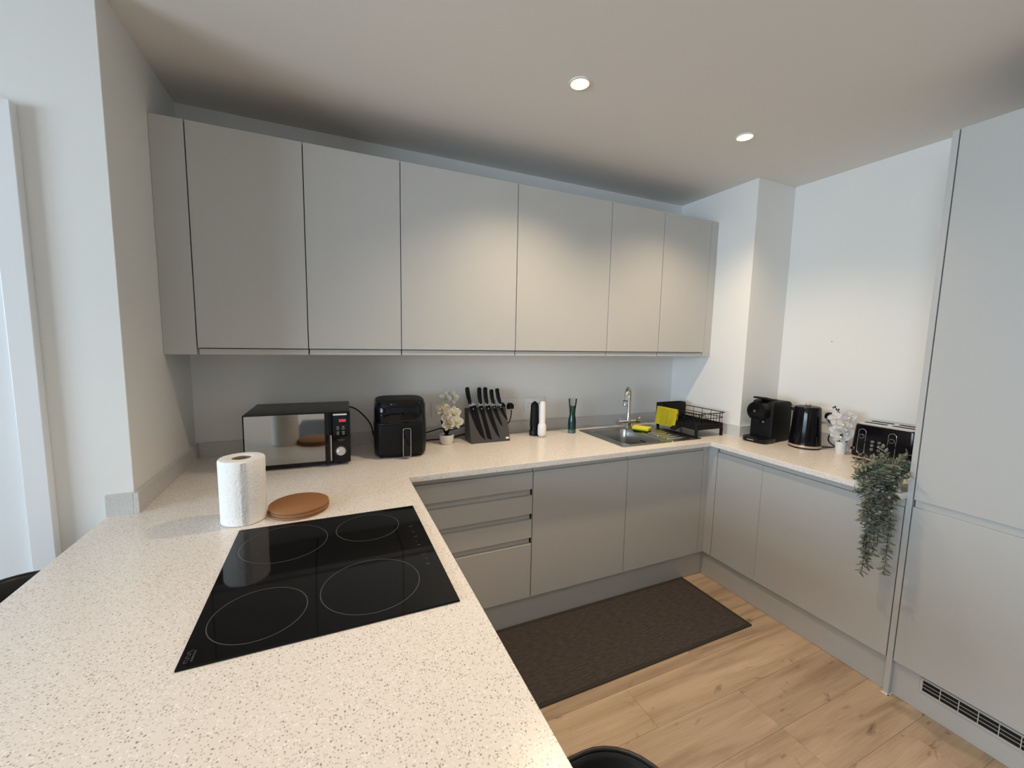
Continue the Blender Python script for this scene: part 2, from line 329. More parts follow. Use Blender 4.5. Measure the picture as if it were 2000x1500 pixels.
# door on the left wall end with its casing
d1 = thing('door_1', 'white gloss door at the far left edge', 'door', (-0.65, -YL, 0), kind='structure')
obj('door_leaf', box(-1.06, -0.241, -YL - 0.014, -YL, 0.004, 2.040, bev=0.001), M['doorw'], d1, world=True)
hb = tube([(-1.0, -YL - 0.014, 1.0), (-1.0, -YL - 0.06, 1.0), (-0.88, -YL - 0.06, 1.0)], 0.009); obj('door_handle', hb, M['chrome'], d1, world=True, smooth=True)
t1 = thing('trim_1', 'white door casing standing proud of the left wall', 'door frame', (-0.65, -YL, 0), kind='structure')
obj('casing_upright', box(-0.240, -0.185, -YL - 0.030, -YL, 0, 2.096, bev=0.002), M['trimw'], t1, world=True)
obj('casing_upright', box(-1.116, -1.061, -YL - 0.030, -YL, 0, 2.096, bev=0.002), M['trimw'], t1, world=True)
obj('casing_head', box(-1.061, -0.240, -YL - 0.030, -YL, 2.041, 2.096, bev=0.002), M['trimw'], t1, world=True)

# upstands of the worktop
bm = box(0.0, UT, -YL - UT, 0.0, H, H + UH, bev=0.001, seg=1); box(XO, 0.0, -YL - UT, -YL, H, H + UH, bev=0.001, seg=1, bm=bm)
s = struct('trim_2', bm, M['ups']); tag(s, 'speckled shade-toned upstand along the left wall, wrapping its end', 'upstand')
s = struct('trim_3', box(UT, XP - UT, -UT, 0, H, H + UH, bev=0.001, seg=1), M['ups']); tag(s, 'speckled shade-toned upstand along the back wall', 'upstand')
bm = box(XP - UT, XP, -YP - UT, 0, H, H + UH, bev=0.001, seg=1); box(XP, XW, -YP - UT, -YP, H, H + UH, bev=0.001, seg=1, bm=bm)
s = struct('trim_4', bm, M['ups']); tag(s, 'speckled shade-toned upstand wrapping the wall pier', 'upstand')
s = struct('trim_5', box(XW - UT, XW, -RY, -YP - UT, H, H + UH, bev=0.001, seg=1), M['ups']); tag(s, 'speckled shade-toned upstand along the right wall behind kettle', 'upstand')

# ================================================================== WORKTOP
SK = (2.112, 2.437, -0.525, -0.125)      # sink cut-out
xs = sorted({XO, 0.0, PX, SK[0], SK[1], RX, XP, XW}); ys = sorted({PEND, -RY, -YL, -D, SK[2], -YP, SK[3], 0.0})
bm = bmesh.new(); vd = {}
def gv(x, y):
    if (x, y) not in vd: vd[(x, y)] = bm.verts.new((x, y, H - 0.027))
    return vd[(x, y)]
for i in range(len(xs) - 1):
    for j in range(len(ys) - 1):
        cx, cy = (xs[i] + xs[i + 1]) / 2, (ys[j] + ys[j + 1]) / 2
        ins = (cx < PX and (cx > 0 or cy < -YL)) or (cy > -D and (cx < XP or cy < -YP)) or (cx > RX and cy > -RY and (cx < XP or cy < -YP))
        if SK[0] < cx < SK[1] and SK[2] < cy < SK[3]: ins = False
        if ins: bm.faces.new((gv(xs[i], ys[j]), gv(xs[i + 1], ys[j]), gv(xs[i + 1], ys[j + 1]), gv(xs[i], ys[j + 1])))
ext = bmesh.ops.extrude_face_region(bm, geom=list(bm.faces)); [setattr(v.co, 'z', H) for v in ext['geom'] if isinstance(v, bmesh.types.BMVert)]
bmesh.ops.recalc_face_normals(bm, faces=bm.faces)
bmesh.ops.dissolve_limit(bm, angle_limit=0.01, verts=list(bm.verts), edges=list(bm.edges))
ed = [e for e in bm.edges if len(e.link_faces) == 2 and e.calc_face_angle() > 0.7]
bmesh.ops.bevel(bm, geom=ed, offset=0.0015, segments=2, profile=0.5, affect='EDGES')
wt = obj('worktop', bm, M['top']); tag(wt, 'pale speckled stone worktop running round three sides as one piece', 'worktop')

# ================================================================== CABINETS
G = 0.0018
def wall_cab(x0, x1, label):
    t = thing('wall_cabinet', label, 'cabinet', ((x0 + x1) / 2, -WD / 2, ZB), group='wall cabinets')
    obj('body', box(x0 + 0.0004, x1 - 0.0004, -WD + 0.024, -0.0005, ZB + 0.004, ZT), M['gap'], t, world=True)
    obj('door', box(x0 + G, x1 - G, -WD, -WD + 0.020, ZB + 0.0275, ZT, bev=0.0012), M['cab'], t, world=True)
    obj('grip_rail', box(x0 + 0.004, x1 - 0.001, -WD + 0.010, -0.002, ZB, ZB + 0.024, bev=0.001), M['cab'], t, world=True)
    return t
W0 = 0.1085
for a, b_, l in ((0, .4, 'narrow grey wall cabinet above the microwave, leftmost of the row'), (.4, .8, 'narrow grey wall cabinet above the air fryer'),
               (.8, 1.4, 'wide grey wall cabinet above the knife block'), (1.4, 2.0, 'wide grey wall cabinet above the green soap bottle and mills'),
               (2.0, 2.4, 'narrow grey wall cabinet above the tap'), (2.4, 2.8, 'narrow grey wall cabinet above the dish rack, nearest the pier')):
    wall_cab(W0 + a, W0 + b_, l)
f = obj('filler_panel', box(0.0005, W0 - 0.002, -WD, -WD + 0.020, ZB, ZT, bev=0.0012), M['cab']); box
tag(f, 'narrow grey filler panel between left wall and wall cabinets', 'filler panel')
f = obj('filler_panel', box(W0 + 2.8 + 0.002, XP - 0.0005, -WD + 0.004, -0.001, ZB - 0.002, ZT, bev=0.0012), M['cab'])
tag(f, 'narrow grey filler between last wall cabinet and pier', 'filler panel')

DT, DB = 0.823, 0.160        # base door top / bottom
def base_rail(t, x0, x1):
    obj('grip_rail', box(x0 + 0.001, x1 - 0.003, FY + 0.010, FY + 0.0205, DT + 0.001, H - 0.0275), M['cab'], t, world=True)
def base_body(t, x0, x1):
    obj('body', box(x0 + 0.0004, x1 - 0.0004, FY + 0.031, -0.02, 0.150, H - 0.028), M['gap'], t, world=True)
t = thing('drawer_unit', 'grey base unit with four stacked handleless drawers', 'cabinet', (1.2, FY / 2, 0.15), group='base units')
base_body(t, 0.907, 1.505); base_rail(t, 0.907, 1.507)
for z0, z1 in ((0.735, 0.823), (0.606, 0.700), (0.480, 0.574), (0.160, 0.447)):
    obj('drawer_front', box(0.909, 1.5045, FY, FY + 0.020, z0, z1, bev=0.0012), M['cab'], t, world=True)
for z0, z1 in ((0.700, 0.735), (0.574, 0.606), (0.447, 0.480)):
    obj('grip_rail', box(0.909, 1.500, FY + 0.018, FY + 0.030, z0 - 0.02 + 0.021, z1 + 0.02 - 0.021), M['cab'], t, world=True)
for x0, x1, l in ((1.507, 2.100, 'grey base cabinet left of the sink, beside the drawers'), (2.100, 2.6855, 'grey base cabinet under the sink')):
    t = thing('base_cabinet', l, 'cabinet', ((x0 + x1) / 2, FY / 2, 0.15), group='base units')
    base_body(t, x0, x1) if x0 < 2.0 else obj('body', box(x0 + .0004, x1 - .0004, FY + 0.031, -0.02, 0.150, 0.66), M['gap'], t, world=True)
    base_rail(t, x0, x1); obj('door', box(x0 + G, x1 - G, FY, FY + 0.020, DB, DT, bev=0.0012), M['cab'], t, world=True)
bm = box(2.6875, FX, FY, FY + 0.020, DB, H - 0.0275, bev=0.001); box(FX, FX + 0.020, -0.6435, FY + 0.02, DB, H - 0.0275, bev=0.001, bm=bm)
f = obj('corner_post', bm, M['cab']); tag(f, 'grey L-shaped corner post between the two base runs', 'corner post')
f = obj('filler_panel', box(0.858, 0.9055, FY, FY + 0.020, DB, H - 0.028, bev=0.001), M['cab']); tag(f, 'grey filler strip between peninsula and drawer unit', 'filler panel')
# right run: door + dishwasher
t = thing('base_cabinet', 'narrow grey base cabinet on the right run, below the coffee machine', 'cabinet', (3.0, -0.787, 0.15), group='base units')
obj('body', box(FX + 0.031, XW - 0.02, -0.9300, -0.645, 0.150, H - 0.028), M['gap'], t, world=True)
obj('door', box(FX, FX + 0.020, -0.930 + 0.0006, -0.645 - G, DB, DT, bev=0.0012), M['cab'], t, world=True)
obj('grip_rail', box(FX + 0.010, FX + 0.0205, -0.929, -0.650, DT + 0.001, H - 0.0275), M['cab'], t, world=True)
t = thing('dishwasher', 'wide grey fronted built-in dishwasher below the toaster', 'dishwasher', (3.0, -1.232, 0.15))
obj('body', box(FX + 0.031, XW - 0.02, -1.5335, -0.9305, 0.150, H - 0.032), M['gap'], t, world=True)
obj('door', box(FX, FX + 0.020, -1.531, -0.930 - 0.0006, DB, DT, bev=0.0012), M['cab'], t, world=True)
obj('grip_rail', box(FX + 0.004, FX + 0.030, -1.531, -0.932, DT + 0.002, H - 0.031), M['cab'], t, world=True)
# peninsula base (inner side doors face the kitchen)
PF = 0.826
t = thing('peninsula_unit', 'grey base unit carrying the peninsula below the hob', 'cabinet', (0.55, -1.3, 0.15), group='base units')
obj('body', box(0.26, PF - 0.024, -1.78, -0.03, 0.150, H - 0.028), M['carc'], t, world=True)
for a, b_ in ((-1.779, -1.20), (-1.20, -0.62)): obj('door', box(PF - 0.020, PF, a + G, b_ - G, DB, DT, bev=0.0012), M['cab'], t, world=True)
obj('back_panel', box(0.242, 0.2595, -1.80, -0.03, 0.0, H - 0.028, bev=0.001), M['cab'], t, world=True)
obj('end_panel', box(0.26, PF, -1.80, -1.7805, 0.0, H - 0.028, bev=0.001), M['cab'], t, world=True)
# worktop leg at the overhanging end
t = thing('support_leg', 'steel support leg below the peninsula end', 'leg', (0.35, -2.02, 0))
obj('post', lathe([(0.03, 0.008), (0.03, H - 0.033)], 0.35, -2.02, 20), M['steel'], t, world=True, smooth=40)
obj('foot_plate', lathe([(0.05, 0.0), (0.05, 0.008)], 0.35, -2.02, 24), M['steel'], t, world=True, smooth=40)
obj('top_plate', lathe([(0.05, H - 0.033), (0.05, H - 0.0275)], 0.35, -2.02, 24), M['steel'], t, world=True, smooth=40)
# plinths
PLY, PLX = -0.5615, 2.7575
f = obj('plinth', box(PF - 0.02, PLX + 0.018, PLY, PLY + 0.018, 0.0, 0.149, bev=0.0008), M['plinth']); tag(f, 'grey plinth board below the drawers and sink base units', 'plinth')
f = obj('plinth', box(PLX, PLX + 0.018, -RY + 0.0005, PLY - 0.0003, 0.0, 0.149, bev=0.0008), M['plinth']); tag(f, 'grey plinth board below the dishwasher', 'plinth')
f = obj('plinth', box(PF - 0.07, PF - 0.052, -1.779, PLY - 0.001, 0.0, 0.149, bev=0.0008), M['plinth']); tag(f, 'grey plinth board below the peninsula', 'plinth')
# tall end panel and tall unit
t = thing('end_panel', 'tall thin grey end panel between dishwasher and tall cabinet', 'panel', (3.0, -RY - 0.01, 0))
obj('board', box(FX - 0.001, XW - 0.001, -RY - 0.0190, -RY, 0.0, ZT, bev=0.0012), M['cab'], t, world=True)
sb = box(FX - 0.006, FX - 0.001, -RY - 0.024, -RY + 0.003, 0, 0.003); box(FX - 0.006, FX + 0.03, -RY - 0.024, -RY - 0.0195, 0, 0.003, bm=sb); obj('sealant_bead', sb, M['seal'], t, world=True)
TY0, TY1 = -2.158, -1.5575
t = thing('tall_cabinet', 'tall grey integrated fridge cabinet at the right edge', 'cabinet', (3.0, (TY0 + TY1) / 2, 0))
obj('body', box(FX + 0.031, XW - 0.002, TY0, -RY - 0.0195, 0.150, ZT), M['gap'], t, world=True)
obj('upper_door', box(FX, FX + 0.020, TY0 + G, TY1, 0.866, ZT, bev=0.0012), M['cab'], t, world=True)
obj('lower_door', box(FX, FX + 0.020, TY0 + G, TY1, 0.163, 0.835, bev=0.0012), M['cab'], t, world=True)
obj('grip_rail', box(FX + 0.010, FX + 0.030, TY0 + G, TY1 - 0.003, 0.82, 0.88), M['cab'], t, world=True)
obj('plinth_board', box(PLX, PLX + 0.018, TY0, -RY - 0.0192, 0, 0.150, bev=0.0008), M['plinth'], t, world=True)
gr = obj('vent_frame', None, None, t, me=bpy.data.meshes.new('vent_frame')); bm = bmesh.new()
gy0, gy1, gz0, gz1 = -2.125, -1.640, 0.085, 0.147
for q in ((gy0, gy1, gz0, gz0 + 0.008), (gy0, gy1, gz1 - 0.008, gz1), (gy0, gy0 + 0.008, gz0 + 0.008, gz1 - 0.008), (gy1 - 0.008, gy1, gz0 + 0.008, gz1 - 0.008)): box(PLX - 0.005, PLX, *q, bev=0.001, seg=1, bm=bm)
bm.transform(WM[t].inverted()); bm.to_mesh(gr.data); bm.free(); gr.data.materials.append(M['plinth'])
obj('vent_backing', box(PLX - 0.0012, PLX - 0.0002, gy0 + 0.008, gy1 - 0.008, gz0 + 0.008, gz1 - 0.008), M['cavity'], gr, world=True)
for k in range(2): zz = gz0 + 0.008 + (gz1 - gz0 - 0.016) * (k + 1) / 3; obj('slat', box(PLX - 0.004, PLX - 0.0013, gy0 + 0.008, gy1 - 0.008, zz - 0.0008, zz + 0.0008), M['plinth'], gr, world=True)
k = gy1 - 0.008 - 0.052
while k > gy0 + 0.02: obj('divider', box(PLX - 0.0045, PLX - 0.0013, k - 0.0012, k + 0.0012, gz0 + 0.008, gz1 - 0.008), M['plinth'], gr, world=True); k -= 0.052
f = obj('tall_end_panel', box(FX - 0.001, XW - 0.001, TY0 - 0.0195, TY0 - 0.0005, 0.0, ZT, bev=0.0012), M['cab']); tag(f, 'tall grey panel closing the far side of the tall cabinet', 'panel')

# ================================================================== HOB
hz = H + 0.0045
t = thing('induction_hob', 'black glass hob set in the peninsula worktop with four ringed zones', 'hob', (0.5885, -1.239, H))
HX0, HX1, HY0, HY1 = 0.3325, 0.8443, -1.5217, -0.9561
obj('glass_plate', box(HX0, HX1, HY0, HY1, H + 0.0002, hz, bev=0.0012), M['hob'], t, world=True)
for cx, cy, r in ((0.464, -1.090, 0.109), (0.687, -1.073, 0.090), (0.444, -1.405, 0.090), (0.669, -1.385, 0.110)):
    n = 96; b = loft([[Vector((cx + q * math.cos(2 * PI * i / n), cy + q * math.sin(2 * PI * i / n), hz + 0.0003)) for i in range(n)] for q in (r - 0.0008, r + 0.0008)], False, False)
    obj('cooking_zone_ring', b, M['mark'], t, world=True)
def dash(cx, cy, a, b_, bm): return box(cx - a / 2, cx + a / 2, cy - b_ / 2, cy + b_ / 2, hz, hz + 0.0003, bm=bm)
for cx, cy, kind in ((0.808, -1.115, 0), (0.808, -1.158, 1), (0.809, -1.187, 2), (0.806, -1.221, 3), (0.809, -1.240, 0), (0.810, -1.294, 4), (0.810, -1.322, 1), (0.811, -1.347, 5)):
    b = bmesh.new()
    if kind == 0: dash(cx, cy, 0.010, 0.003, b)
    elif kind == 1: dash(cx, cy + 0.003, 0.009, 0.0015, b); dash(cx + 0.004, cy, 0.0015, 0.007, b)
    elif kind == 2: dash(cx - 0.002, cy, 0.004, 0.004, b); dash(cx + 0.005, cy, 0.002, 0.005, b)
    elif kind == 3: dash(cx, cy, 0.003, 0.003, b)
    elif kind == 4: dash(cx, cy - 0.003, 0.009, 0.0013, b); dash(cx - 0.004, cy, 0.0013, 0.006, b); dash(cx + 0.004, cy + 0.001, 0.0013, 0.004, b)
    else: dash(cx, cy + 0.003, 0.010, 0.0018, b); dash(cx, cy - 0.003, 0.010, 0.0018, b); dash(cx, cy, 0.0018, 0.005, b)
    obj('touch_symbol', b, M['markh'], t, world=True)
b = bmesh.new(); rr = random.Random(3)
for k in range(6): dash(0.3445 + rr.uniform(-.0005, .0005), -1.508 + k * 0.0058, 0.006, 0.0014, b); dash(0.3445 + rr.choice((-.0025, .0025)), -1.5055 + k * 0.0058, 0.0014, 0.004, b)
for k in range(6): dash(0.353, -1.506 + k * 0.005, 0.0035, 0.003, b)
obj('printed_logo', b, M['markh'], t, world=True)
b = bmesh.new()
for k in range(3): dash(0.348, -0.998 + k * 0.007, 0.007, 0.0014, b); dash(0.345, -0.995 + k * 0.007, 0.0014, 0.005, b)
obj('printed_mark', b, M['markh'], t, world=True)

# ================================================================== SINK, TAP, SPONGE
t = thing('sink', 'stainless steel inset sink with small ribbed drainer', 'sink', (2.385, -0.33, H))
x0, x1, y0, y1 = 2.083, 2.450, -0.560, -0.102; zr = H + 0.003
def L3(p, z): return [Vector((a, b, z)) for a, b in p]
bx = (2.155, 2.422, -0.513, -0.150)
loops = [L3(rrect(x0, x1, y0, y1, 0.012), H + 0.0004), L3(rrect(x0 + .001, x1, y0 + .001, y1 - .001, 0.012), zr + .001), L3(rrect(x0 + .012, x1, y0 + .012, y1 - .012, 0.012), zr + .001), L3(rrect(x0 + .016, x1 - .001, y0 + .016, y1 - .016, .012), zr - .0012),
         L3(rrect(bx[0] - .012, bx[1] + .012, bx[2] - .012, bx[3] + .012, .05), zr - .0012), L3(rrect(bx[0], bx[1], bx[2], bx[3], .045), zr - .006), L3(rrect(bx[0] + .006, bx[1] - .006, bx[2] + .006, bx[3] - .006, .045), H - .03), L3(rrect(bx[0] + .014, bx[1] - .014, bx[2] + .014, bx[3] - .014, .045), H - .135), L3(rrect(bx[0] + .03, bx[1] - .03, bx[2] + .03, bx[3] - .03, .04), H - .152), L3(rrect(bx[0] + .1, bx[1] - .1, bx[2] + .15, bx[3] - .15, .02), H - .156)]
bowl = obj('bowl', loft(loops, False, True), M['steel'], t, world=True, smooth=35)
obj('waste', lathe([(0.035, H - .1555), (0.035, H - .153), (0.028, H - .153), (0.022, H - .157)], 2.29, -0.33, 28), M['chrome'], bowl, world=True, smooth=40)
for dy in (-0.36, -0.335): obj('overflow_slot', box(bx[1] - .0075, bx[1] - .0055, dy - .009, dy + .009, H - .048, H - .038), M['cavity'], bowl, world=True)
dr = (2.4502, 2.690, -0.560, -0.102)
loops = [L3(rrect(*dr, .006), H + .0004), L3(rrect(dr[0], dr[1] - .001, dr[2] + .001, dr[3] - .001, .006), zr + .001), L3(rrect(dr[0], dr[1] - .012, dr[2] + .012, dr[3] - .012, .006), zr + .001), L3(rrect(dr[0] + .0005, dr[1] - .016, dr[2] + .016, dr[3] - .016, .006), zr - .0014)]
drn = obj('drainer', loft(loops, False, True), M['steel'], t, world=True, smooth=35)
for k in range(7):
    yy = -0.495 + k * 0.042; p = rrect(2.468, 2.655, yy - .0055, yy + .0055, .005, 4)
    obj('rib', loft([L3(p, zr - .0014), L3(rrect(2.469, 2.654, yy - .003, yy + .003, .0028, 4), zr + .0022)], False, True), M['steel'], drn, world=True, smooth=True)
t = thing('mixer_tap', 'chrome swan-neck mixer tap with two side levers behind the sink', 'tap', (2.475, -0.126, zr))
obj('base_flange', lathe([(0.026, zr - .0014), (0.026, zr + .004), (0.019, zr + .008), (0.018, zr + .03)], 2.475, -0.126, 28), M['chrome'], t, world=True, smooth=40)
b = tube([(2.412, -0.126, zr + .038), (2.538, -0.126, zr + .038)], 0.0165, 20); obj('valve_body', b, M['chrome'], t, world=True, smooth=40)
for sx, xx in ((-1, 2.409), (1, 2.541)):
    h_ = obj('lever_handle', tube([(xx, -0.126, zr + .038), (xx + sx * .026, -0.126, zr + .038)], 0.0195, 20), M['chrome'], t, world=True, smooth=40)
    obj('lever', tube([(xx + sx * .014, -0.126, zr + .053), (xx + sx * .020, -0.150, zr + .066)], [0.005, 0.004], 10), M['chrome'], h_, world=True, smooth=True)
sp = [(2.475, -0.126, zr + .045), (2.475, -0.126, zr + .10), (2.475, -0.126, zr + .20)]
dx, dy = -0.118, -0.105
for k in range(0, 11):
    a = PI - PI * 0.93 * k / 10; c = 0.5 + 0.5 * math.cos(a); sp.append((2.475 + dx * c, -0.126 + dy * c, zr + .215 + .062 * math.sin(a)))
b = tube(smooth_path(sp, 4), 0.0128, 18); tip = Vector(sp[-1])
so = obj('spout', b, M['chrome'], t, world=True, smooth=40)
dv = Vector((dx * 0.10, dy * 0.10, -0.06)).normalized()
obj('spout_head', tube([tip - dv * .002, tip + dv * .03, tip + dv * .055, tip + dv * .060], [0.0130, 0.0145, 0.020, 0.018], 20), M['chrome'], so, world=True, smooth=40)
obj('spout_collar', tube([tip + dv * .026, tip + dv * .031], [.0160, .0172], 20), M['black'], so, world=True, smooth=40)
obj('column_sleeve', lathe([(0.018, zr + .03), (0.0165, zr + .06), (0.0125, zr + .10)], 2.475, -0.126, 24), M['chrome'], t, world=True, smooth=40)
sz = zr + 0.0018
t = thing('sponge', 'yellow washing-up sponge lying beside the sink bowl', 'sponge', (2.472, -0.265, sz), math.radians(-62))
obj('foam', box(-0.055, 0.055, -0.034, 0.034, 0.008, 0.029, bev=0.004), M['sponge'], t, smooth=True)
obj('scourer', box(-0.054, 0.054, -0.033, 0.033, 0.0, 0.0078, bev=0.002), M['scour'], t, smooth=True)

# ================================================================== DISH RACK, CLOTH
t = thing('dish_rack', 'black wire dish rack with tray standing beside the sink in the corner', 'dish rack', (2.79, -0.365, H))
ax0, ax1, ay0, ay1 = 2.666, 2.906, -0.535, -0.19; zt0 = H + 0.048; zt1 = H + 0.082; zq = H + 0.150
for px, py in ((ax0 + .009, ay0 + .009), (ax1 - .009, ay0 + .009), (ax0 + .009, ay1 - .009), (ax1 - .009, ay1 - .009)):
    zb_ = zr + .0014 if px < 2.70 else H
    obj('leg', box(px - .008, px + .008, py - .008, py + .008, zb_, zt0 + .004, bev=.002, seg=1), M['blackm'], t, world=True)
b = loft([L3(rrect(ax0, ax1, ay0, ay1, .012), zt0), L3(rrect(ax0, ax1, ay0, ay1, .012), zt1), L3(rrect(ax0 + .004, ax1 - .004, ay0 + .004, ay1 - .004, .010), zt1), L3(rrect(ax0 + .006, ax1 - .006, ay0 + .006, ay1 - .006, .010), zt0 + .012)])
obj('drip_tray', b, M['blackm'], t, world=True, smooth=40)
obj('tray_spout', loft([[Vector((ax0 + .002, ay0 + .15 + q, zt0 + z)) for q, z in ((-.03, 0), (.03, 0), (.03, .012), (-.03, .012))], [Vector((ax0 - .045, ay0 + .15 + q, zt0 - .022 + z)) for q, z in ((-.02, 0), (.02, 0), (.02, .010), (-.02, .010))]]), M['blackm'], t, world=True)
def closed_wire(z, r, inset=0.0):
    p = [Vector((a, b_, z)) for a, b_ in rrect(ax0 + inset, ax1 - inset, ay0 + inset, ay1 - inset, .02)]; p.append(p[0]); return tube(p, r, 8, cap=False)
obj('top_rail', closed_wire(zq, .0028, -.004), M['blackw'], t, world=True, smooth=True)
obj('middle_rail', closed_wire(zq - .032, .0022), M['blackw'], t, world=True, smooth=True)
uw = bmesh.new()
def upright(x, y): 
    obj('upright_wire', tube([(x, y, zt0 + .02), (x, y, zq)], .0018, 6), M['blackw'], t, world=True, smooth=True)
for k in range(9): upright(ax0 + .02 + (ax1 - ax0 - .04) * k / 8, ay0 + .001)
for k in range(5): upright(ax1 - .001, ay0 + .03 + (ay1 - ay0 - .06) * k / 4); upright(ax0 + .001, ay0 + .03 + (ay1 - ay0 - .06) * k / 4)
for k in range(12):                                    # plate dividers bent from one wire each
    yy = ay0 + .03 + k * .02
    if yy > -.29: break
    obj('plate_divider', tube(smooth_path([(ax0 + .05, yy, zt0 + .022), (ax0 + .055, yy, zq - .03), (ax0 + .085, yy, zq - .015), (ax0 + .115, yy, zq - .03), (ax0 + .12, yy, zt0 + .022)], 4), .0017, 6), M['blackw'], t, world=True, smooth=True)
for k in range(6): xx = ax0 + .03 + k * .036; obj('base_wire', tube([(xx, ay0 + .002, zt0 + .022), (xx, ay1 - .002, zt0 + .022)], .0018, 6), M['blackw'], t, world=True, smooth=True)
b = loft([L3(rrect(2.660, 2.884, -.245, -.185, .01), H + .085), L3(rrect(2.660, 2.884, -.245, -.185, .01), H + .177), L3(rrect(2.663, 2.881, -.242, -.188, .009), H + .177), L3(rrect(2.663, 2.881, -.242, -.188, .009), H + .09)])
obj('cutlery_holder', b, M['black'], t, world=True, smooth=40)
# cloth over the near rail
b = bmesh.new(); NX, NZ = 22, 30; cy0, cy1 = -0.385, -0.205; gv_ = []
for i in range(NX + 1):
    u = i / NX; yv = cy1 + (cy0 - cy1) * u; rowv = []
    for j in range(NZ + 1):
        s_ = j / NZ * 0.205            # arclength from outer hem over rail to inner hem
        wav = 0.004 * math.sin(u * 9 + 1) + 0.002 * math.sin(u * 23)
        Lout = 0.112 + 0.006 * math.sin(u * 4); r0 = 0.0062
        if s_ < Lout: x_ = ax0 - .004 - r0 - (Lout - s_) * 0.10 - wav * (Lout - s_) / Lout * 1.5; z_ = zq - (Lout - s_)
        elif s_ < Lout + PI * r0: a = (s_ - Lout) / r0; x_ = ax0 - .004 - r0 * math.cos(a); z_ = zq + r0 * math.sin(a)
        else: q = s_ - Lout - PI * r0; x_ = ax0 - .004 + r0 + q * .05 + wav * q / .07; z_ = zq - q
        rowv.append(b.verts.new((x_, yv + 0.012 * (zq - z_) / .11 * (u - .2), z_)))
    gv_.append(rowv)
for i in range(NX):
    for j in range(NZ): b.faces.new((gv_[i][j], gv_[i + 1][j], gv_[i + 1][j + 1], gv_[i][j + 1]))
bmesh.ops.solidify(b, geom=list(b.faces), thickness=0.0025)
cl = obj('dish_cloth', b, M['yellow'], smooth=True); tag(cl, 'bright yellow cloth draped over the dish rack rail', 'cloth')

# ================================================================== MICROWAVE
t = thing('microwave', 'black microwave with mirrored door and red clock display', 'microwave', (0.250, -0.356, H), math.radians(-1.9))
w_, d_, h0, h1 = 0.42, 0.319, 0.012, 0.249
obj('body', box(0.001, w_ - 0.001, 0.018, d_, h0, h1, bev=0.004), M['mwbody'], t, smooth=40)
for px in (0.04, w_ - .05):
    for py in (0.05, d_ - .05): obj('foot', lathe([(0.012, 0), (0.014, h0 + .001)], px, py, 14), M['black'], t)
dr_ = obj('door', box(0.0, 0.3425, 0.0, 0.0178, h0 + .001, h1 - .001, bev=0.004), M['blackg'], t, smooth=40)
obj('mirror_panel', box(0.006, 0.314, -0.0012, 0.0012, h0 + .014, h1 - .006, bev=0.0004, seg=1), M['mirror'], dr_)
obj('door_handle', box(0.3155, 0.334, -0.014, 0.0002, h0 - .002, h1 - .004, bev=0.004), M['blackg'], dr_, smooth=40)
obj('handle_trim', box(0.3355, 0.3415, -0.004, 0.0002, h0 + .012, h0 + .13, bev=0.001), M['silver'], dr_)
cp = obj('control_panel', box(0.3435, w_, 0.0, 0.0178, h0 + .001, h1 - .001, bev=0.004), M['blackg'], t, smooth=40)
obj('rating_sticker', box(0.349, 0.412 - .006, -0.0008, 0.0, h1 - .017, h1 - .0105), M['white'], cp)
# seven-segment 0:00 display
ds = bmesh.new()
def seg_zero(x, z, a, b_, th):
    for q in ((x, x + a, z, z + th), (x, x + a, z + 2 * b_ - th, z + 2 * b_), (x, x + th, z + th, z + 2 * b_ - th), (x + a - th, x + a, z + th, z + 2 * b_ - th)): box(q[0], q[1], -0.0006, 0.0, q[2], q[3], bm=ds)
for k, xo in enumerate((0.3735, 0.3845, 0.394)): seg_zero(xo, 0.2015, 0.0078, 0.0058, 0.0020)
for zz in (0.2045, 0.2095): box(0.3822, 0.3838, -0.0006, 0, zz, zz + .0016, bm=ds)
obj('clock_digits', ds, M['red'], cp)
for bxp, bz in ((0.368, 0.171), (0.391, 0.171), (0.368, 0.147), (0.391, 0.147)):
    obj('button_symbol', ring_tube(bxp, 0.0, bz, 0.0042, 0.0006, 'y', 20, 5), M['mark2'], cp)
    obj('button_label', box(bxp - .005, bxp + .005, -0.0005, 0, bz + .008, bz + .0094), M['mark2'], cp)
b = bmesh.new()
for k in range(3): box(0.362 + k * .004, 0.398 - k * .004, -0.0005, 0, 0.120 - k * .0035, 0.1212 - k * .0035, bm=b)
obj('printed_scale', b, M['mark'], cp)
b = bmesh.new()
for k in range(11): a = math.radians(-40 + k * 26); box(0.379 + .0235 * math.cos(a) - .0009, 0.379 + .0235 * math.cos(a) + .0009, -0.0005, 0, 0.067 + .0235 * math.sin(a) - .0009, 0.067 + .0235 * math.sin(a) + .0009, bm=b)
obj('dial_scale', b, M['mark2'], cp)
b = lathe([(0.020, 0), (0.020, 0.006), (0.0165, 0.007), (0.0155, 0.018), (0.013, 0.020)], 0, 0, 32); b.transform(Matrix.Translation((0.379, 0, 0.067)) @ Matrix.Rotation(PI / 2, 4, 'X'))
kn = obj('dial', b, M['silver'], cp, smooth=40); obj('dial_mark', box(0.3785, 0.3795, -0.0206, -0.0198, 0.069, 0.080), M['black'], kn)
pc = smooth_path([(w_ - .01, d_ - .03, .225), (w_ + .02, d_ - .02, .215), (w_ + .06, d_ - .03, .185), (w_ + .105, d_ - .022, .12), (w_ + .13, d_ - .02, .03), (w_ + .20, d_ - .018, .006), (w_ + .40, d_ - .018, .006)], 6)
obj('power_cord', tube(pc, .0035, 8), M['black'], t, smooth=True)

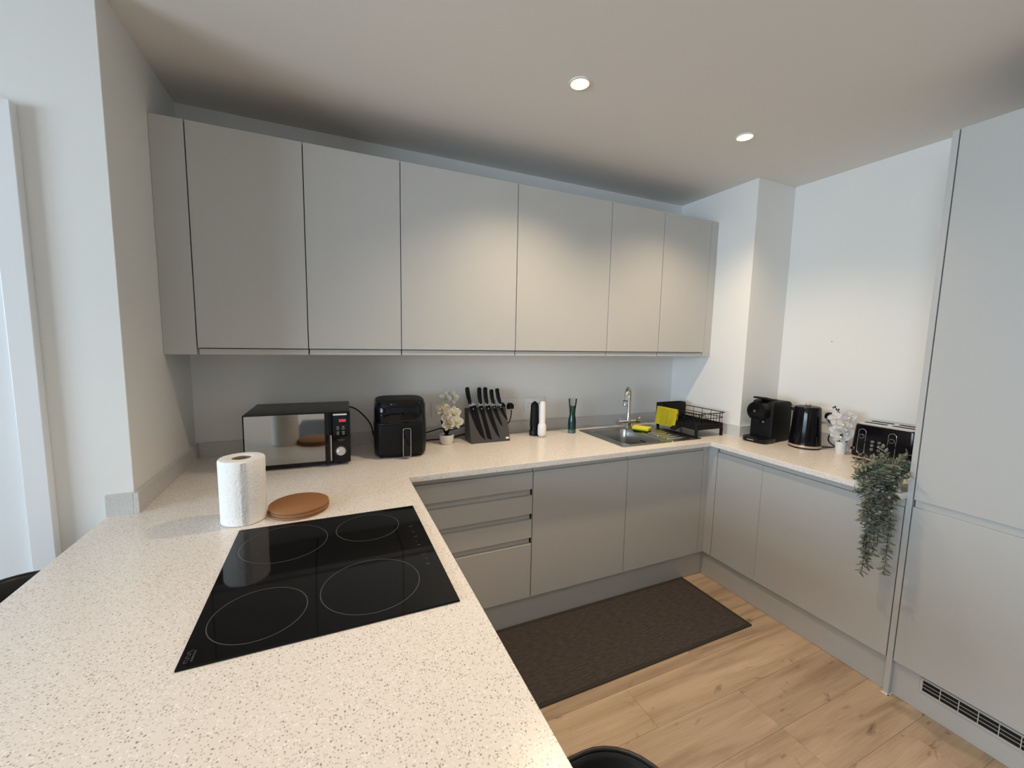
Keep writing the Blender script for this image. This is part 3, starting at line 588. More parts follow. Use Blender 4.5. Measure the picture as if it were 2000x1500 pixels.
# ================================================================== AIR FRYER
def superloop(rx, ry, z, p=4.0, n=48, cx=0, cy=0):
    L = []
    for i in range(n):
        a = 2 * PI * i / n; c, s_ = math.cos(a), math.sin(a)
        L.append(Vector((cx + rx * math.copysign(abs(c) ** (2 / p), c), cy + ry * math.copysign(abs(s_) ** (2 / p), s_), z)))
    return L
t = thing('air_fryer', 'black boxy air fryer with rounded corners and chrome-edged drawer handle', 'air fryer', (0.913, -0.222, H), math.radians(-5))
rx, ry = 0.128, 0.128
obj('body', loft([superloop(rx - .012, ry - .012, .004), superloop(rx - .003, ry - .003, .016), superloop(rx, ry, .05), superloop(rx - .001, ry - .001, .17), superloop(rx - .003, ry - .003, .174)]), M['black'], t, smooth=40)
obj('upper_housing', loft([superloop(rx - .004, ry - .004, .1735), superloop(rx - .001, ry - .001, .178), superloop(rx - .004, ry - .004, .262), superloop(rx - .010, ry - .010, .272)]), M['blackg'], t, smooth=40)
obj('lid', loft([superloop(rx - .010, ry - .010, .2715), superloop(rx - .011, ry - .011, .276), superloop(rx - .022, ry - .022, .2805), superloop(rx - .06, ry - .06, .282)]), M['blackm'], t, smooth=40)
fr = obj('drawer_front', box(-.105, .105, -ry - .004, -ry + .02, .022, .166, bev=.008), M['black'], t, smooth=40)
hp = [(hx_, hz_) for hx_, hz_ in rrect(0.006, 0.042, .012, .152, .009, 5)]
obj('drawer_handle', prism(hp, lambda a, b_: Vector((a, -ry - .0045, b_)), lambda a, b_: Vector((a, -ry - .026, b_)), .002), M['blackg'], fr, smooth=40)
pp = [Vector((a, -ry - .0265, b_)) for a, b_ in hp]; pp.append(pp[0]); obj('handle_edging', tube(pp, .0014, 6, cap=False), M['chrome'], fr, smooth=True)
for q in ((-.09, -.09), (.09, -.09), (-.09, .09), (.09, .09)): obj('foot', lathe([(.012, 0), (.012, .006)], q[0], q[1], 12), M['black'], t)
obj('touch_display', box(-.055, .055, -ry - .0005, -ry + .012, .198, .252, bev=.003), M['blackg'], t, smooth=40)
def cord(parent, pts, r=.0035):
    return obj('power_cord', tube(smooth_path(pts, 8), r, 8), M['black'], parent, world=True, smooth=True)
def plug(parent, x, y, z, axis='y'):
    sh = [(-.0235, -.017), (.0235, -.017), (.0235, .010), (.012, .024), (-.012, .024), (-.0235, .010)]
    if axis == 'y': f0 = lambda a, b_: Vector((x + a, y, z + b_)); f1 = lambda a, b_: Vector((x + a * .8, y - .022, z + b_ * .8))
    else: f0 = lambda a, b_: Vector((x, y + a, z + b_)); f1 = lambda a, b_: Vector((x - .022, y + a * .8, z + b_ * .8))
    b = prism(sh, f0, f1, .003); b.transform(WM[parent].inverted())
    return obj('plug', b, M['black'], parent, smooth=40)
c1 = cord(t, [(1.030, -.14, H + .06), (1.06, -.085, H + .052), (1.12, -.07, H + .062), (1.17, -.065, H + .070), (1.235, -.065, H + .058), (1.30, -.062, H + .076), (1.35, -.05, H + .078), (1.45, -.035, H + .06), (1.57, -.032, H + .05), (1.612, -.034, H + .075), (1.626, -.034, H + .128), (1.627, -.032, H + .150)])
plug(c1, 1.626, -.010, 1.058)
mwt = bpy.data.objects['microwave']; c2 = cord(mwt, [(1.035, -.06, H + .0045), (1.10, -.055, H + .0045), (1.19, -.05, H + .0045), (1.26, -.05, H + .012), (1.32, -.045, H + .022), (1.40, -.035, H + .03), (1.52, -.03, H + .06), (1.566, -.032, H + .12), (1.568, -.032, H + .150)])
plug(c2, 1.568, -.010, 1.062)

# ================================================================== SOCKETS
def socket(loc, rz, label):
    t = thing('wall_socket', label, 'socket', loc, rz, group='double wall sockets')
    obj('plate', box(-.073, .073, -.009, -.0003, -.043, .043, bev=.002), M['white'], t, smooth=40)
    for sx in (-.036, .036):
        obj('switch', box(sx * .34 - .008, sx * .34 + .008, -.012, -.0085, .015, .031, bev=.001, seg=1), M['white'], t)
        b = bmesh.new()
        for q in ((sx - .002, sx + .002, .002, .010), (sx - .013, sx - .007, -.016, -.012), (sx + .007, sx + .013, -.016, -.012)): box(q[0], q[1], -.0094, -.0085, q[2], q[3], bm=b)
        obj('pin_holes', b, M['cavity'], t)
    for sx in (-.060, .060): obj('screw', lathe([(.0028, 0), (.0028, .0008)], 0, 0, 12), M['silver'], t).matrix_local = Matrix.Translation((sx, -.009, 0)) @ Matrix.Rotation(PI / 2, 4, 'X')
    return t
socket((1.200, 0, 1.060), 0, 'white double wall socket behind the left orchid')
socket((1.605, 0, 1.066), 0, 'white double wall socket with black plugs behind the knife block')
socket((1.801, 0, 1.064), 0, 'white double wall socket behind the salt and pepper mills')
socket((XW, -0.880, 1.062), -PI / 2, 'white double wall socket behind the kettle')

# ================================================================== ORCHIDS
def petal_bm(L, W, cup=0.15, n=6, bm=None, M4=None):
    b = bmesh.new(); rows = []
    for i in range(n + 1):
        u = i / n; wd = W * math.sin(PI * min(1, (u * 0.92 + 0.06))) ** 0.7; r_ = []
        for k in (-1, -.5, 0, .5, 1): r_.append(b.verts.new((k * wd / 2, u * L, cup * L * (u * u) * .6 + abs(k) ** 2 * cup * W * .5)))
        rows.append(r_)
    for i in range(n):
        for k in range(4): b.faces.new((rows[i][k], rows[i][k + 1], rows[i + 1][k + 1], rows[i + 1][k]))
    bmesh.ops.solidify(b, geom=list(b.faces), thickness=0.0008)
    if M4: b.transform(M4)
    return merge(bm, b)
def flower(parent, pos, facing, size, pmat, lmat=None):
    f_ = Vector(facing).normalized(); up = Vector((0, 0, 1)); r_ = up.cross(f_).normalized(); u_ = f_.cross(r_)
    B = Matrix(((r_.x, u_.x, f_.x, pos[0]), (r_.y, u_.y, f_.y, pos[1]), (r_.z, u_.z, f_.z, pos[2]), (0, 0, 0, 1)))
    roll = random.uniform(-.35, .35)
    def pet(a, L, W): return petal_bm(L, W, .18, M4=WM[parent].inverted() @ B @ Matrix.Rotation(a + roll, 4, 'Z'))
    fl = None
    for a, L, W in ((0, .50, .34), (math.radians(75), .52, .52), (math.radians(-75), .52, .52), (math.radians(140), .48, .32), (math.radians(-140), .48, .32)):
        if fl is None: fl = obj('flower', pet(a, L * size, W * size), pmat, parent, smooth=True)
        else: obj('petal', pet(a, L * size, W * size), pmat, fl, smooth=True)
    b = lathe([(size * .02, 0), (size * .10, size * .05), (size * .09, size * .13), (size * .02, size * .18)], 0, 0, 10); b.transform(WM[parent].inverted() @ B @ Matrix.Rotation(.5, 4, 'X'))
    obj('flower_lip', b, lmat or M['lip'], fl, smooth=True)
cdir = lambda p: (CP - Vector(p)).normalized()
t = thing('potted_orchid', 'white artificial orchid in a small round white pot beside the knife block', 'orchid', (1.180, -0.149, H), group='white potted orchids')
obj('pot', lathe([(.024, 0), (.030, .002), (.038, .022), (.0415, .054), (.0385, .054), (.035, .045)], 0, 0, 36, True, False), M['ceram'], t, smooth=40)
obj('moss', lathe([(.0365, .043), (.02, .049), (.002, .050)], 0, 0, 24), M['soil'], t, smooth=True)
obj('stem', tube(smooth_path([(0, 0, .045), (-.006, .002, .12), (-.012, .0, .20), (-.004, -.01, .27), (.012, -.02, .285)], 6), .0022, 7), M['stemd'], t, smooth=True)
obj('support_stick', tube([(.004, .004, .045), (.0, .006, .19)], .0016, 6), M['stemd'], t, smooth=True)
for a, L in ((-.5, .11), (.35, .10), (1.0, .105), (2.6, .10), (2.0, .09), (4.2, .08)):
    b = petal_bm(L, .034, .3); b.transform(Matrix.Translation((0, 0, .046)) @ Matrix.Rotation(a - PI / 2, 4, 'Z') @ Matrix.Rotation(1.02, 4, 'X')); obj('leaf', b, M['leafd'], t, smooth=True)
for px, pz, py, sz_, ox in ((-.013, .262, -.02, .066, -.3), (.024, .264, -.022, .068, .2), (-.026, .205, -.03, .074, -.35), (.030, .180, -.035, .072, .25), (-.004, .148, -.04, .066, -.25), (.043, .130, -.04, .074, .45), (.0, .112, -.035, .060, 0), (-.028, .155, -.015, .056, -.6)):
    p = (1.180 + px, -.149 + py, H + pz); fc = cdir(p) + Vector((ox, 0, random.uniform(-.25, .1))); flower(t, p, fc, sz_ * 1.15, M['petal'])
t = thing('potted_orchid', 'white artificial orchid in a tapered white pot between kettle and toaster', 'orchid', (3.151, -1.076, H), group='white potted orchids')
obj('pot', lathe([(.021, 0), (.0225, .002), (.0285, .068), (.0255, .068), (.0245, .058)], 0, 0, 32, True, False), M['ceram'], t, smooth=40)
obj('moss', lathe([(.025, .056), (.012, .061), (.002, .062)], 0, 0, 20), M['soil'], t, smooth=True)
obj('stem', tube(smooth_path([(0, 0, .058), (-.004, .006, .13), (-.002, .012, .20), (-.004, .030, .235), (-.004, .050, .252)], 6), .0019, 7), M['stemd'], t, smooth=True)
for q in ((-.004, .026, .240), (-.004, .037, .240), (-.004, .044, .253), (-.004, .053, .248)): 
    b = bmesh.new(); bmesh.ops.create_icosphere(b, subdivisions=1, radius=.0045); b.transform(Matrix.Translation(q) @ Matrix.Diagonal((1, 1, 1.5, 1))); obj('bud', b, M['stemd'], t, smooth=True)
for a, L in ((-.4, .07), (.8, .07), (2.4, .075), (3.6, .07)):
    b = petal_bm(L, .026, .3); b.transform(Matrix.Translation((0, 0, .058)) @ Matrix.Rotation(a - PI / 2, 4, 'Z') @ Matrix.Rotation(.8, 4, 'X')); obj('leaf', b, M['leafd'], t, smooth=True)
for px, py, pz, sz_, ox in ((-.02, .030, .195, .058, 0), (-.022, .006, .165, .070, .2), (-.022, -.012, .165, .066, -.3), (-.024, .010, .120, .070, .1), (-.026, -.008, .098, .066, -.2), (-.010, -.028, .205, .062, -.7), (-.012, -.030, .120, .055, -.6)):
    p = (3.151 + px, -1.076 + py, H + pz); flower(t, p, cdir(p) + Vector((0, ox, random.uniform(-.2, .15))), sz_ * 1.2, M['petal2'], M['lip2'])

# ================================================================== KNIFE BLOCK + KNIVES
by0, by1 = -.206, -.100; bz = .184
t = thing('knife_block', 'slanted charcoal magnetic knife block holding five black knives', 'knife block', (1.427, -.155, H))
sl = .073 / .18
b = bmesh.new()
prof = [(by0, 0), (by1 + .012, 0), (by1 + .030, bz), (by0 + bz * sl, bz)]
b = loft([[Vector((1.308, y_, H + z_)) for y_, z_ in prof], [Vector((1.546, y_, H + z_)) for y_, z_ in prof]])
bmesh.ops.bevel(b, geom=list(b.edges), offset=.0015, segments=1, affect='EDGES')
obj('slanted_body', b, M['block'], t, world=True)
def fp(x, z, off): # point on the slanted face, off = distance proud of it
    nl = math.hypot(1, sl); return Vector((x, by0 + (z - H) * sl - off / nl, z + off * sl / nl))
b = loft([[fp(x, z, .0003) for x, z in ((1.520, .902), (1.540, .902), (1.540, .911), (1.520, .911))], [fp(x, z, .001) for x, z in ((1.520, .902), (1.540, .902), (1.540, .911), (1.520, .911))]]); obj('logo_label', b, M['white'], t, world=True)
knives = [((1.309, 1.188), (1.318, 1.088), (1.352, .898), .042, 'black chef knife with the widest blade, leftmost on the knife block'),
          ((1.383, 1.186), (1.377, 1.088), (1.409, .900), .024, 'black bread knife, second from the left on the knife block'),
          ((1.420, 1.186), (1.417, 1.086), (1.457, .900), .028, 'black carving knife in the middle of the knife block'),
          ((1.457, 1.172), (1.459, 1.084), (1.491, .966), .021, 'black utility knife, second from the right on the knife block'),
          ((1.494, 1.176), (1.502, 1.082), (1.530, .997), .019, 'black paring knife, rightmost and shortest on the knife block')]
for (hx, hz_), (bx_, bz_), (tx, tz), bw, lab in knives:
    k = thing('kitchen_knife', lab, 'knife', tuple(fp(bx_, bz_, .003)), group='knives on the block')
    T = Vector((tx - bx_, tz - bz_)).normalized(); Nn = Vector((-T.y, T.x))   # right-hand side of the blade in the face plane
    if Nn.x < 0: Nn = -Nn
    Lb = (Vector((tx, tz)) - Vector((bx_, bz_))).length
    def bp(u, v): q = Vector((bx_, bz_)) + T * u + Nn * v; return q
    if bw > .03 or 'carving' in lab: outl = [(0, 0), (Lb * .3, 0), (Lb * .6, bw * .16), (Lb * .85, bw * .52), (Lb, bw * .98), (Lb * .8, bw), (0, bw)]
    elif 'bread' in lab: outl = [(0, 0), (Lb * .93, 0), (Lb, bw * .8), (Lb * .99, bw), (0, bw)]
    else: outl = [(0, 0), (Lb * .5, bw * .08), (Lb * .85, bw * .45), (Lb, bw * .95), (Lb * .8, bw), (0, bw)]
    b = loft([[fp(*bp(u, v), .0006) for u, v in outl], [fp(*bp(u, v), .0026) for u, v in outl]]); bl = obj('blade', b, M['blade'], k, world=True)
    e0 = [bp(Lb * .09, bw * .5) + Vector((.003 * math.cos(a), .004 * math.sin(a))) for a in [2 * PI * i / 10 for i in range(10)]]
    obj('blade_emblem', loft([[fp(*q, .0026) for q in e0], [fp(*q, .0030) for q in e0]]), M['mark2'], bl, world=True)
    bo = [(-.017, bw * .1), (-.003, 0), (0, 0), (0, bw), (-.004, bw), (-.008, bw * .75), (-.017, max(bw * .55, .016))]
    obj('bolster', loft([[fp(*bp(u, v), -.004) for u, v in bo], [fp(*bp(u, v), .009) for u, v in bo]]), M['silver'], k, world=True)
    hd = Vector((hx - bx_, hz_ - bz_)); Lh = hd.length; hd.normalize(); hn = Vector((-hd.y, hd.x)); hn = -hn if hn.x < 0 else hn
    loops = []
    for u, w0_, w1_ in ((.010, -.001, .019), (.03, -.002, .021), (Lh * .55, -.006, .020), (Lh * .85, -.005, .021), (Lh, -.004, .023), (Lh + .006, .001, .017)):
        q0 = Vector((bx_, bz_)) + hd * u + hn * w0_; q1 = Vector((bx_, bz_)) + hd * u + hn * w1_; L = []
        for i in range(12):
            a = 2 * PI * i / 12; m_ = (q0 + q1) / 2 + (q1 - q0) / 2 * math.cos(a); L.append(fp(m_.x, m_.y, .0025 + .0085 * math.sin(a)))
        loops.append(L)
    obj('handle', loft(loops), M['blackm'], k, world=True, smooth=40)

# ================================================================== MILLS, SOAP
t = thing('pepper_mill', 'tall black electric pepper mill beside the white one', 'mill', (1.745, -.122, H))
obj('grinder_base', lathe([(.027, 0), (.030, .002), (.030, .030), (.028, .034)], n=32), M['black'], t, smooth=40)
obj('window_section', lathe([(.0265, .0335), (.0265, .062)], n=32), M['blackg'], t, smooth=40)
obj('body', lathe([(.028, .0615), (.029, .066), (.0265, .13), (.0245, .185), (.022, .197), (.016, .204), (.010, .207)], n=32), M['blackm'], t, smooth=40)
obj('button', lathe([(.009, .2065), (.009, .211), (.006, .213)], n=20), M['black'], t, smooth=40)
t = thing('salt_mill', 'slim white electric salt mill in front of the black one', 'mill', (1.768, -.180, H))
obj('clear_foot', lathe([(.019, 0), (.022, .003), (.023, .012)], n=28), M['silver'], t, smooth=40)
obj('grinder_base', lathe([(.0235, .0118), (.0262, .016), (.0262, .066), (.023, .078), (.0195, .084)], n=32), M['white'], t, smooth=40)
obj('body', lathe([(.0190, .0838), (.0192, .13), (.0182, .20), (.0165, .214), (.010, .219)], n=32), M['white'], t, smooth=40)
for dx_ in (-.006, .006): obj('button', lathe([(.0028, .2185), (.0028, .2225)], dx_, 0, 12), M['silver'], t, smooth=40)
t = thing('soap_bottle', 'clear waisted bottle half full of dark green washing-up liquid', 'bottle', (2.004, -.147, H))
prb = [(.023, .001), (.0245, .004), (.0248, .028), (.0262, .06), (.024, .088), (.0185, .118), (.0195, .145), (.023, .178), (.0262, .208), (.027, .222)]
obj('shell', lathe([(r_, z_) for r_, z_ in prb] + [(.0255, .223)], n=36), M['clear'], t, smooth=50)
obj('liquid', lathe([(max(.002, r_ - .0016), z_) for r_, z_ in [(.0248, .026), (.0262, .06), (.024, .088), (.0185, .118), (.0195, .145), (.0228, .176)]], n=36), M['green'], t, smooth=50)
obj('cap_base', lathe([(.0222, 0.0), (.0222, .024), (.020, .0255)], n=36), mat('pale_green_cap', (.20, .36, .32), .3), t, smooth=50)

# ================================================================== PAPER TOWEL, TRIVETS
t = thing('paper_towel_roll', 'white paper towel roll standing upright beside the hob', 'paper towel', (0.331, -.860, H))
n = 72; R0 = .0635; loops = []
def rj(a, z): return noise.noise(Vector((math.cos(a) * 3, math.sin(a) * 3, z * 22))) * .0009
prof = [(-.004, 0), (0, .003), (.0002, .05), (.0, .10), (.0, .15), (0, .197), (-.0025, .2015), (-.008, .2025)]
for dr0, z_ in prof: loops.append([Vector(((R0 + dr0 + rj(2 * PI * i / n, z_)) * math.cos(2 * PI * i / n), (R0 + dr0 + rj(2 * PI * i / n, z_)) * math.sin(2 * PI * i / n), z_)) for i in range(n)])
for r_, z_ in ((.040, .2028), (.029, .2022), (.0265, .200), (.0265, .03)): loops.append([Vector((r_ * math.cos(2 * PI * i / n), r_ * math.sin(2 * PI * i / n), z_)) for i in range(n)])
roll = obj('paper', loft(loops), M['paper'], t, smooth=45)
obj('cardboard_core', lathe([(.0262, .031), (.0262, .199), (.0248, .199), (.0248, .0315)], n=36), M['card'], t, smooth=45)
a0 = -1.75; sh = bmesh.new(); L0 = []; 
for z_ in (.004, .05, .10, .15, .198): L0.append([Vector(((R0 + .0009 + .0007 * max(0, (k - 6) / 4) ** 2) * math.cos(a0 + k * .05), (R0 + .0009 + .0007 * max(0, (k - 6) / 4) ** 2) * math.sin(a0 + k * .05), z_)) for k in range(5, 11)])
sh = loft(L0, False, False, closed=False); bmesh.ops.solidify(sh, geom=list(sh.faces), thickness=.0006); obj('loose_sheet_end', sh, M['paper'], t, smooth=35)
tr = [('topmost of the three round brown cork trivets beside the towel roll', .0178, .0262), ('middle one of the three stacked round cork trivets', .0090, .0174), ('lowest of the three stacked round cork trivets, on the worktop', 0.0, .0086)]
for k, (lab, za, zb_) in enumerate(tr):
    jx, jy = ((0, 0), (.0015, -.001), (-.0012, .001))[k]
    o = obj('cork_trivet', lathe([(.0885, za), (.0910, za + .0015), (.0910, zb_ - .0015), (.0885, zb_)], n=64), M['cork'], smooth=40, loc=(0.486 + jx, -.842 + jy, H)); tag(o, lab, 'trivet', 'stacked cork trivets')

# ================================================================== COFFEE MACHINE
t = thing('coffee_machine', 'black narrow capsule coffee machine with round front and raised lever', 'coffee machine', (2.914, -.652, H), math.radians(-86.7))
# local: x = width (0..0.15), y = depth (0 front .. 0.27 back)
W = .150
b = loft([L3(rrect(.004, W - .004, .0, .13, .03), .002), L3(rrect(.0, W, -.004, .13, .034), .008), L3(rrect(.0, W, -.004, .13, .034), .026), L3(rrect(.006, W - .006, .003, .13, .03), .031)]); dt = obj('drip_tray', b, M['blackg'], t, smooth=40)
obj('tray_grid', box(.02, W - .02, .012, .07, .0305, .033, bev=.001, seg=1), M['black'], dt)
obj('tray_trim', box(.045, .085, -.0055, -.0035, .013, .017), M['silver'], dt)
prof = [(.072, .004), (.27, .004), (.27, .215), (.262, .238), (.24, .247), (.11, .252), (.085, .246), (.072, .225)]
b = loft([[Vector((x_, y_, z_)) for y_, z_ in prof] for x_ in (.008, W - .008)]); bmesh.ops.bevel(b, geom=list(b.edges), offset=.010, segments=3, affect='EDGES', profile=.6); obj('body', b, M['blackm'], t, smooth=40)
b = lathe([(.050, 0), (.057, .006), (.058, .062), (.056, .068)], 0, 0, 44); b.transform(Matrix.Translation((W / 2, .080, .190)) @ Matrix.Rotation(PI / 2, 4, 'X')); hd_ = obj('brew_head', b, M['black'], t, smooth=40)
b = lathe([(.046, 0), (.044, .003), (.006, .0035)], 0, 0, 36); b.transform(Matrix.Translation((W / 2, .0125, .190)) @ Matrix.Rotation(PI / 2, 4, 'X')); obj('brew_head_cap', b, M['blackg'], hd_, smooth=40)
b = lathe([(.008, 0), (.007, .002)], 0, 0, 20); b.transform(Matrix.Translation((W / 2 - .006, .009, .190)) @ Matrix.Rotation(PI / 2, 4, 'X')); obj('emblem', b, M['mark'], hd_, smooth=40)
b = lathe([(.058, 0), (.0585, .001), (.0585, .002)], 0, 0, 44, False, False); b.transform(Matrix.Translation((W / 2, .066, .190)) @ Matrix.Rotation(PI / 2, 4, 'X')); obj('brew_head_ring', b, M['silver'], hd_, smooth=40)
for xx in (.050, .088):
    b = lathe([(.0062, 0), (.0055, .003)], 0, 0, 16); b.transform(Matrix.Translation((xx, .0725, .122)) @ Matrix.Rotation(PI / 2, 4, 'X')); obj('button', b, M['silver'], t, smooth=40)
obj('coffee_outlet', lathe([(.012, .115), (.014, .135)], W / 2, .045, 16), M['black'], t, smooth=40)
prof = [(.020, .266), (.05, .266), (.085, .256), (.12, .250), (.18, .2515), (.18, .256), (.13, .258), (.09, .268), (.05, .276), (.025, .276)]
b = loft([[Vector((x_, y_, z_)) for y_, z_ in prof] for x_ in (.045, W - .045)]); bmesh.ops.bevel(b, geom=list(b.edges), offset=.002, segments=2, affect='EDGES'); obj('lever', b, M['black'], t, smooth=40)
obj('water_tank', loft([L3(rrect(.012, W - .012, .272, .300, .012), .010), L3(rrect(.012, W - .012, .272, .300, .012), .225)]), M['clear'], t, smooth=40)

# ================================================================== KETTLE
kc = (3.112, -.912)
t = thing('kettle', 'glossy black tapered kettle with pale copper base band', 'kettle', (*kc, H))
obj('power_base', lathe([(.078, 0), (.080, .002), (.080, .008)], n=56), M['black'], t, smooth=40)
obj('base_band', lathe([(.0795, .0082), (.0805, .010), (.0800, .019), (.079, .020)], n=56), M['rose'], t, smooth=40)
obj('body', lathe([(.0785, .0202), (.0780, .03), (.0735, .10), (.0690, .17), (.0655, .228), (.0635, .234)], n=56), M['blackg'], t, smooth=40)
ld = obj('lid', lathe([(.0632, .2342), (.060, .239), (.035, .2425), (.002, .2435)], n=48), M['black'], t, smooth=40)
obj('lid_knob', lathe([(.010, .243), (.013, .248), (.012, .254), (.004, .256)], n=24), M['rose'], ld, smooth=40)
sa = 2.35    # spout direction away from the camera
b = loft([[Vector((.060 * math.cos(sa + q), .060 * math.sin(sa + q), z_)) for q, z_ in ((-.3, .195), (.3, .195), (.25, .228), (-.25, .228))], [Vector((.086 * math.cos(sa + q), .086 * math.sin(sa + q), z_)) for q, z_ in ((-.1, .222), (.1, .222), (.1, .232), (-.1, .232))]]); obj('spout', b, M['blackg'], t, smooth=40)
ha = .45
hpts = [(.062, .225), (.085, .234), (.108, .222), (.114, .19), (.108, .12), (.094, .075), (.072, .062)]
obj('handle', tube(smooth_path([(r_ * math.cos(ha), r_ * math.sin(ha), z_) for r_, z_ in hpts], 5), .0095, 12), M['black'], t, smooth=True)
c3 = cord(t, [(3.185, -.945, H + .005), (3.215, -.985, H + .006), (3.225, -1.02, H + .02), (3.235, -1.03, H + .055), (3.245, -1.00, H + .085), (3.255, -.965, H + .075), (3.262, -.955, H + .035), (3.268, -.985, H + .010), (3.275, -1.03, H + .012), (3.285, -1.035, H + .055), (3.293, -.985, H + .105), (3.298, -.935, H + .135), (3.300, -.923, H + .150)])
plug(c3, XW - .0102, -.922, 1.060, 'x')

# ================================================================== TOASTER
t = thing('toaster', 'glossy black four-slice toaster with chrome top and pale base strip', 'toaster', (3.092, -1.142, H), math.radians(-87.5))
# local: x along front face 0..0.30, y depth 0..0.2
TW, TD, TH = .275, .195, .195
obj('base', loft([L3(rrect(.010, TW - .010, .010, TD - .010, .03), 0.0), L3(rrect(.010, TW - .010, .010, TD - .010, .03), .010)]), M['black'], t, smooth=40)
obj('base_strip', loft([L3(rrect(.001, TW - .001, .001, TD - .001, .034), .0102), L3(rrect(.0, TW, .0, TD, .035), .013), L3(rrect(.0, TW, .0, TD, .035), .020)]), M['rose'], t, smooth=40)
obj('body', loft([L3(rrect(.001, TW - .001, .001, TD - .001, .034), .0202), L3(rrect(.002, TW - .002, .002, TD - .002, .034), .10), L3(rrect(.008, TW - .008, .008, TD - .008, .032), .183), L3(rrect(.012, TW - .012, .012, TD - .012, .03), .187)]), M['blackg'], t, smooth=40)
tp = obj('chrome_top', loft([L3(rrect(.012, TW - .012, .012, TD - .012, .03), .1872), L3(rrect(.011, TW - .011, .011, TD - .011, .03), .190), L3(rrect(.016, TW - .016, .016, TD - .016, .028), .1945), L3(rrect(.03, TW - .03, .03, TD - .03, .02), .1955)]), M['chrome'], t, smooth=40)
for sx in (.035, .148):
    for sy in (.045, .115): obj('slot', loft([L3(rrect(sx, sx + .092, sy, sy + .030, .004, 3), .1957), L3(rrect(sx, sx + .092, sy, sy + .030, .004, 3), .1962)]), M['cavity'], tp)
def fy(z): return .0012 + (z - .02) / .163 * .0062 if z < .183 else .008
for cx_ in (.050, .172):
    p = rrect(cx_ - .0155, cx_ + .0155, .035, .165, .0154, 7); pp = [Vector((a, fy(b_) - .0010, b_)) for a, b_ in p]; pp.append(pp[0])
    lt = obj('lever_track', tube(pp, .0013, 6, cap=False), M['chrome'], t, smooth=True)
    b = lathe([(.0095, 0), (.0105, .004), (.0085, .011), (.003, .012)], 0, 0, 24); b.transform(Matrix.Translation((cx_, fy(.128), .128)) @ Matrix.Rotation(PI / 2, 4, 'X')); lv = obj('lever_knob', b, M['blackg'], lt, smooth=40)
    obj('knob_ring', ring_tube(cx_, fy(.128) - .005, .128, .0105, .0010, 'y', 28, 6), M['chrome'], lv, smooth=True)
for cx_ in (.096, .124):
    for k in range(3):
        z_ = .108 - k * .0195; b = lathe([(.0058, 0), (.0055, .003)], 0, 0, 18); b.transform(Matrix.Translation((cx_, fy(z_), z_)) @ Matrix.Rotation(PI / 2, 4, 'X')); bt = obj('button', b, M['black'], t, smooth=40)
        obj('button_ring', ring_tube(cx_, fy(z_) - .0025, z_, .0062, .0008, 'y', 22, 5), M['chrome'], bt, smooth=True); obj('button_symbol', box(cx_ - .002, cx_ + .002, fy(z_) - .0034, fy(z_) - .0028, z_ - .0015, z_ + .0015), M['mark2'], bt)
for cx_ in (.012, .215):
    z_ = .058; yq = .0115 if cx_ < .1 else fy(z_); b = lathe([(.009, 0), (.008, .012)], 0, 0, 22); b.transform(Matrix.Translation((cx_ + .004, yq - .003, z_)) @ Matrix.Rotation(PI / 2, 4, 'X')); bt = obj('browning_dial', b, M['black'], t, smooth=40)
    obj('dial_ring', ring_tube(cx_ + .004, yq - .013, z_, .0085, .0009, 'y', 24, 5), M['chrome'], bt, smooth=True)

# ================================================================== TRAILING PLANT
pc_ = Vector((2.752, -1.468, H))
t = thing('trailing_plant', 'grey-green trailing plant hanging over the worktop edge by the tall cabinet', 'plant', tuple(pc_))
obj('pot', lathe([(.034, 0), (.036, .002), (.044, .062), (.040, .062), (.037, .05)], n=32, cap1=False), M['ceram'], t, smooth=40)
obj('moss', lathe([(.0385, .048), (.02, .055), (.002, .056)], n=20), M['soil'], t, smooth=True)
rr = random.Random(11); stems = bmesh.new(); leaves = []
def stem(pts, step=.0080, size=1.1):
    P_ = smooth_path(pts, 10); tube(P_, .0011, 4, bm=stems)
    acc = 0; k = 0
    for i in range(1, len(P_)):
        acc += (P_[i] - P_[i - 1]).length
        if acc >= step and i > 2:
            acc = 0; k += 1; tg = (P_[i] - P_[i - 1]).normalized(); sd = tg.orthogonal().normalized(); sd = Matrix.Rotation(k * 1.35 + rr.uniform(-.3, .3), 3, tg) @ sd
            for s_ in (1, -1):
                dr_ = (sd * s_ + tg * .55 + Vector((0, 0, rr.uniform(-.2, .25)))).normalized(); leaves.append((P_[i], dr_, size * rr.uniform(.75, 1.2)))
base = Vector((0, 0, .055))
for k in range(34):                                   # upright mound
    a = rr.uniform(0, 2 * PI); e = rr.uniform(.25, 1.3); L = rr.uniform(.07, .135)
    d0 = Vector((math.cos(a) * math.cos(e) * .9, math.sin(a) * math.cos(e), math.sin(e)))
    p1 = base + Vector((d0.x * .02, d0.y * .02, 0)); p2 = p1 + d0 * L * .55; p3 = p1 + d0 * L + Vector((0, 0, -.03 * math.cos(e) - .01))
    for q in (p2, p3):
        q.y = max(q.y, -.055); q.x = max(-.14, min(q.x, .16)); q.z = max(q.z, .018)
    stem([p1, p2, p3])
ends = [(-1.455, .515), (-1.470, .55), (-1.450, .60), (-1.445, .64), (-1.540, .555), (-1.532, .62), (-1.485, .66), (-1.515, .70), (-1.430, .72), (-1.500, .74), (-1.465, .70), (-1.425, .80), (-1.520, .78), (-1.445, .76), (-1.40, .86), (-1.39, .90), (-1.535, .72), (-1.48, .60), (-1.46, .58)]
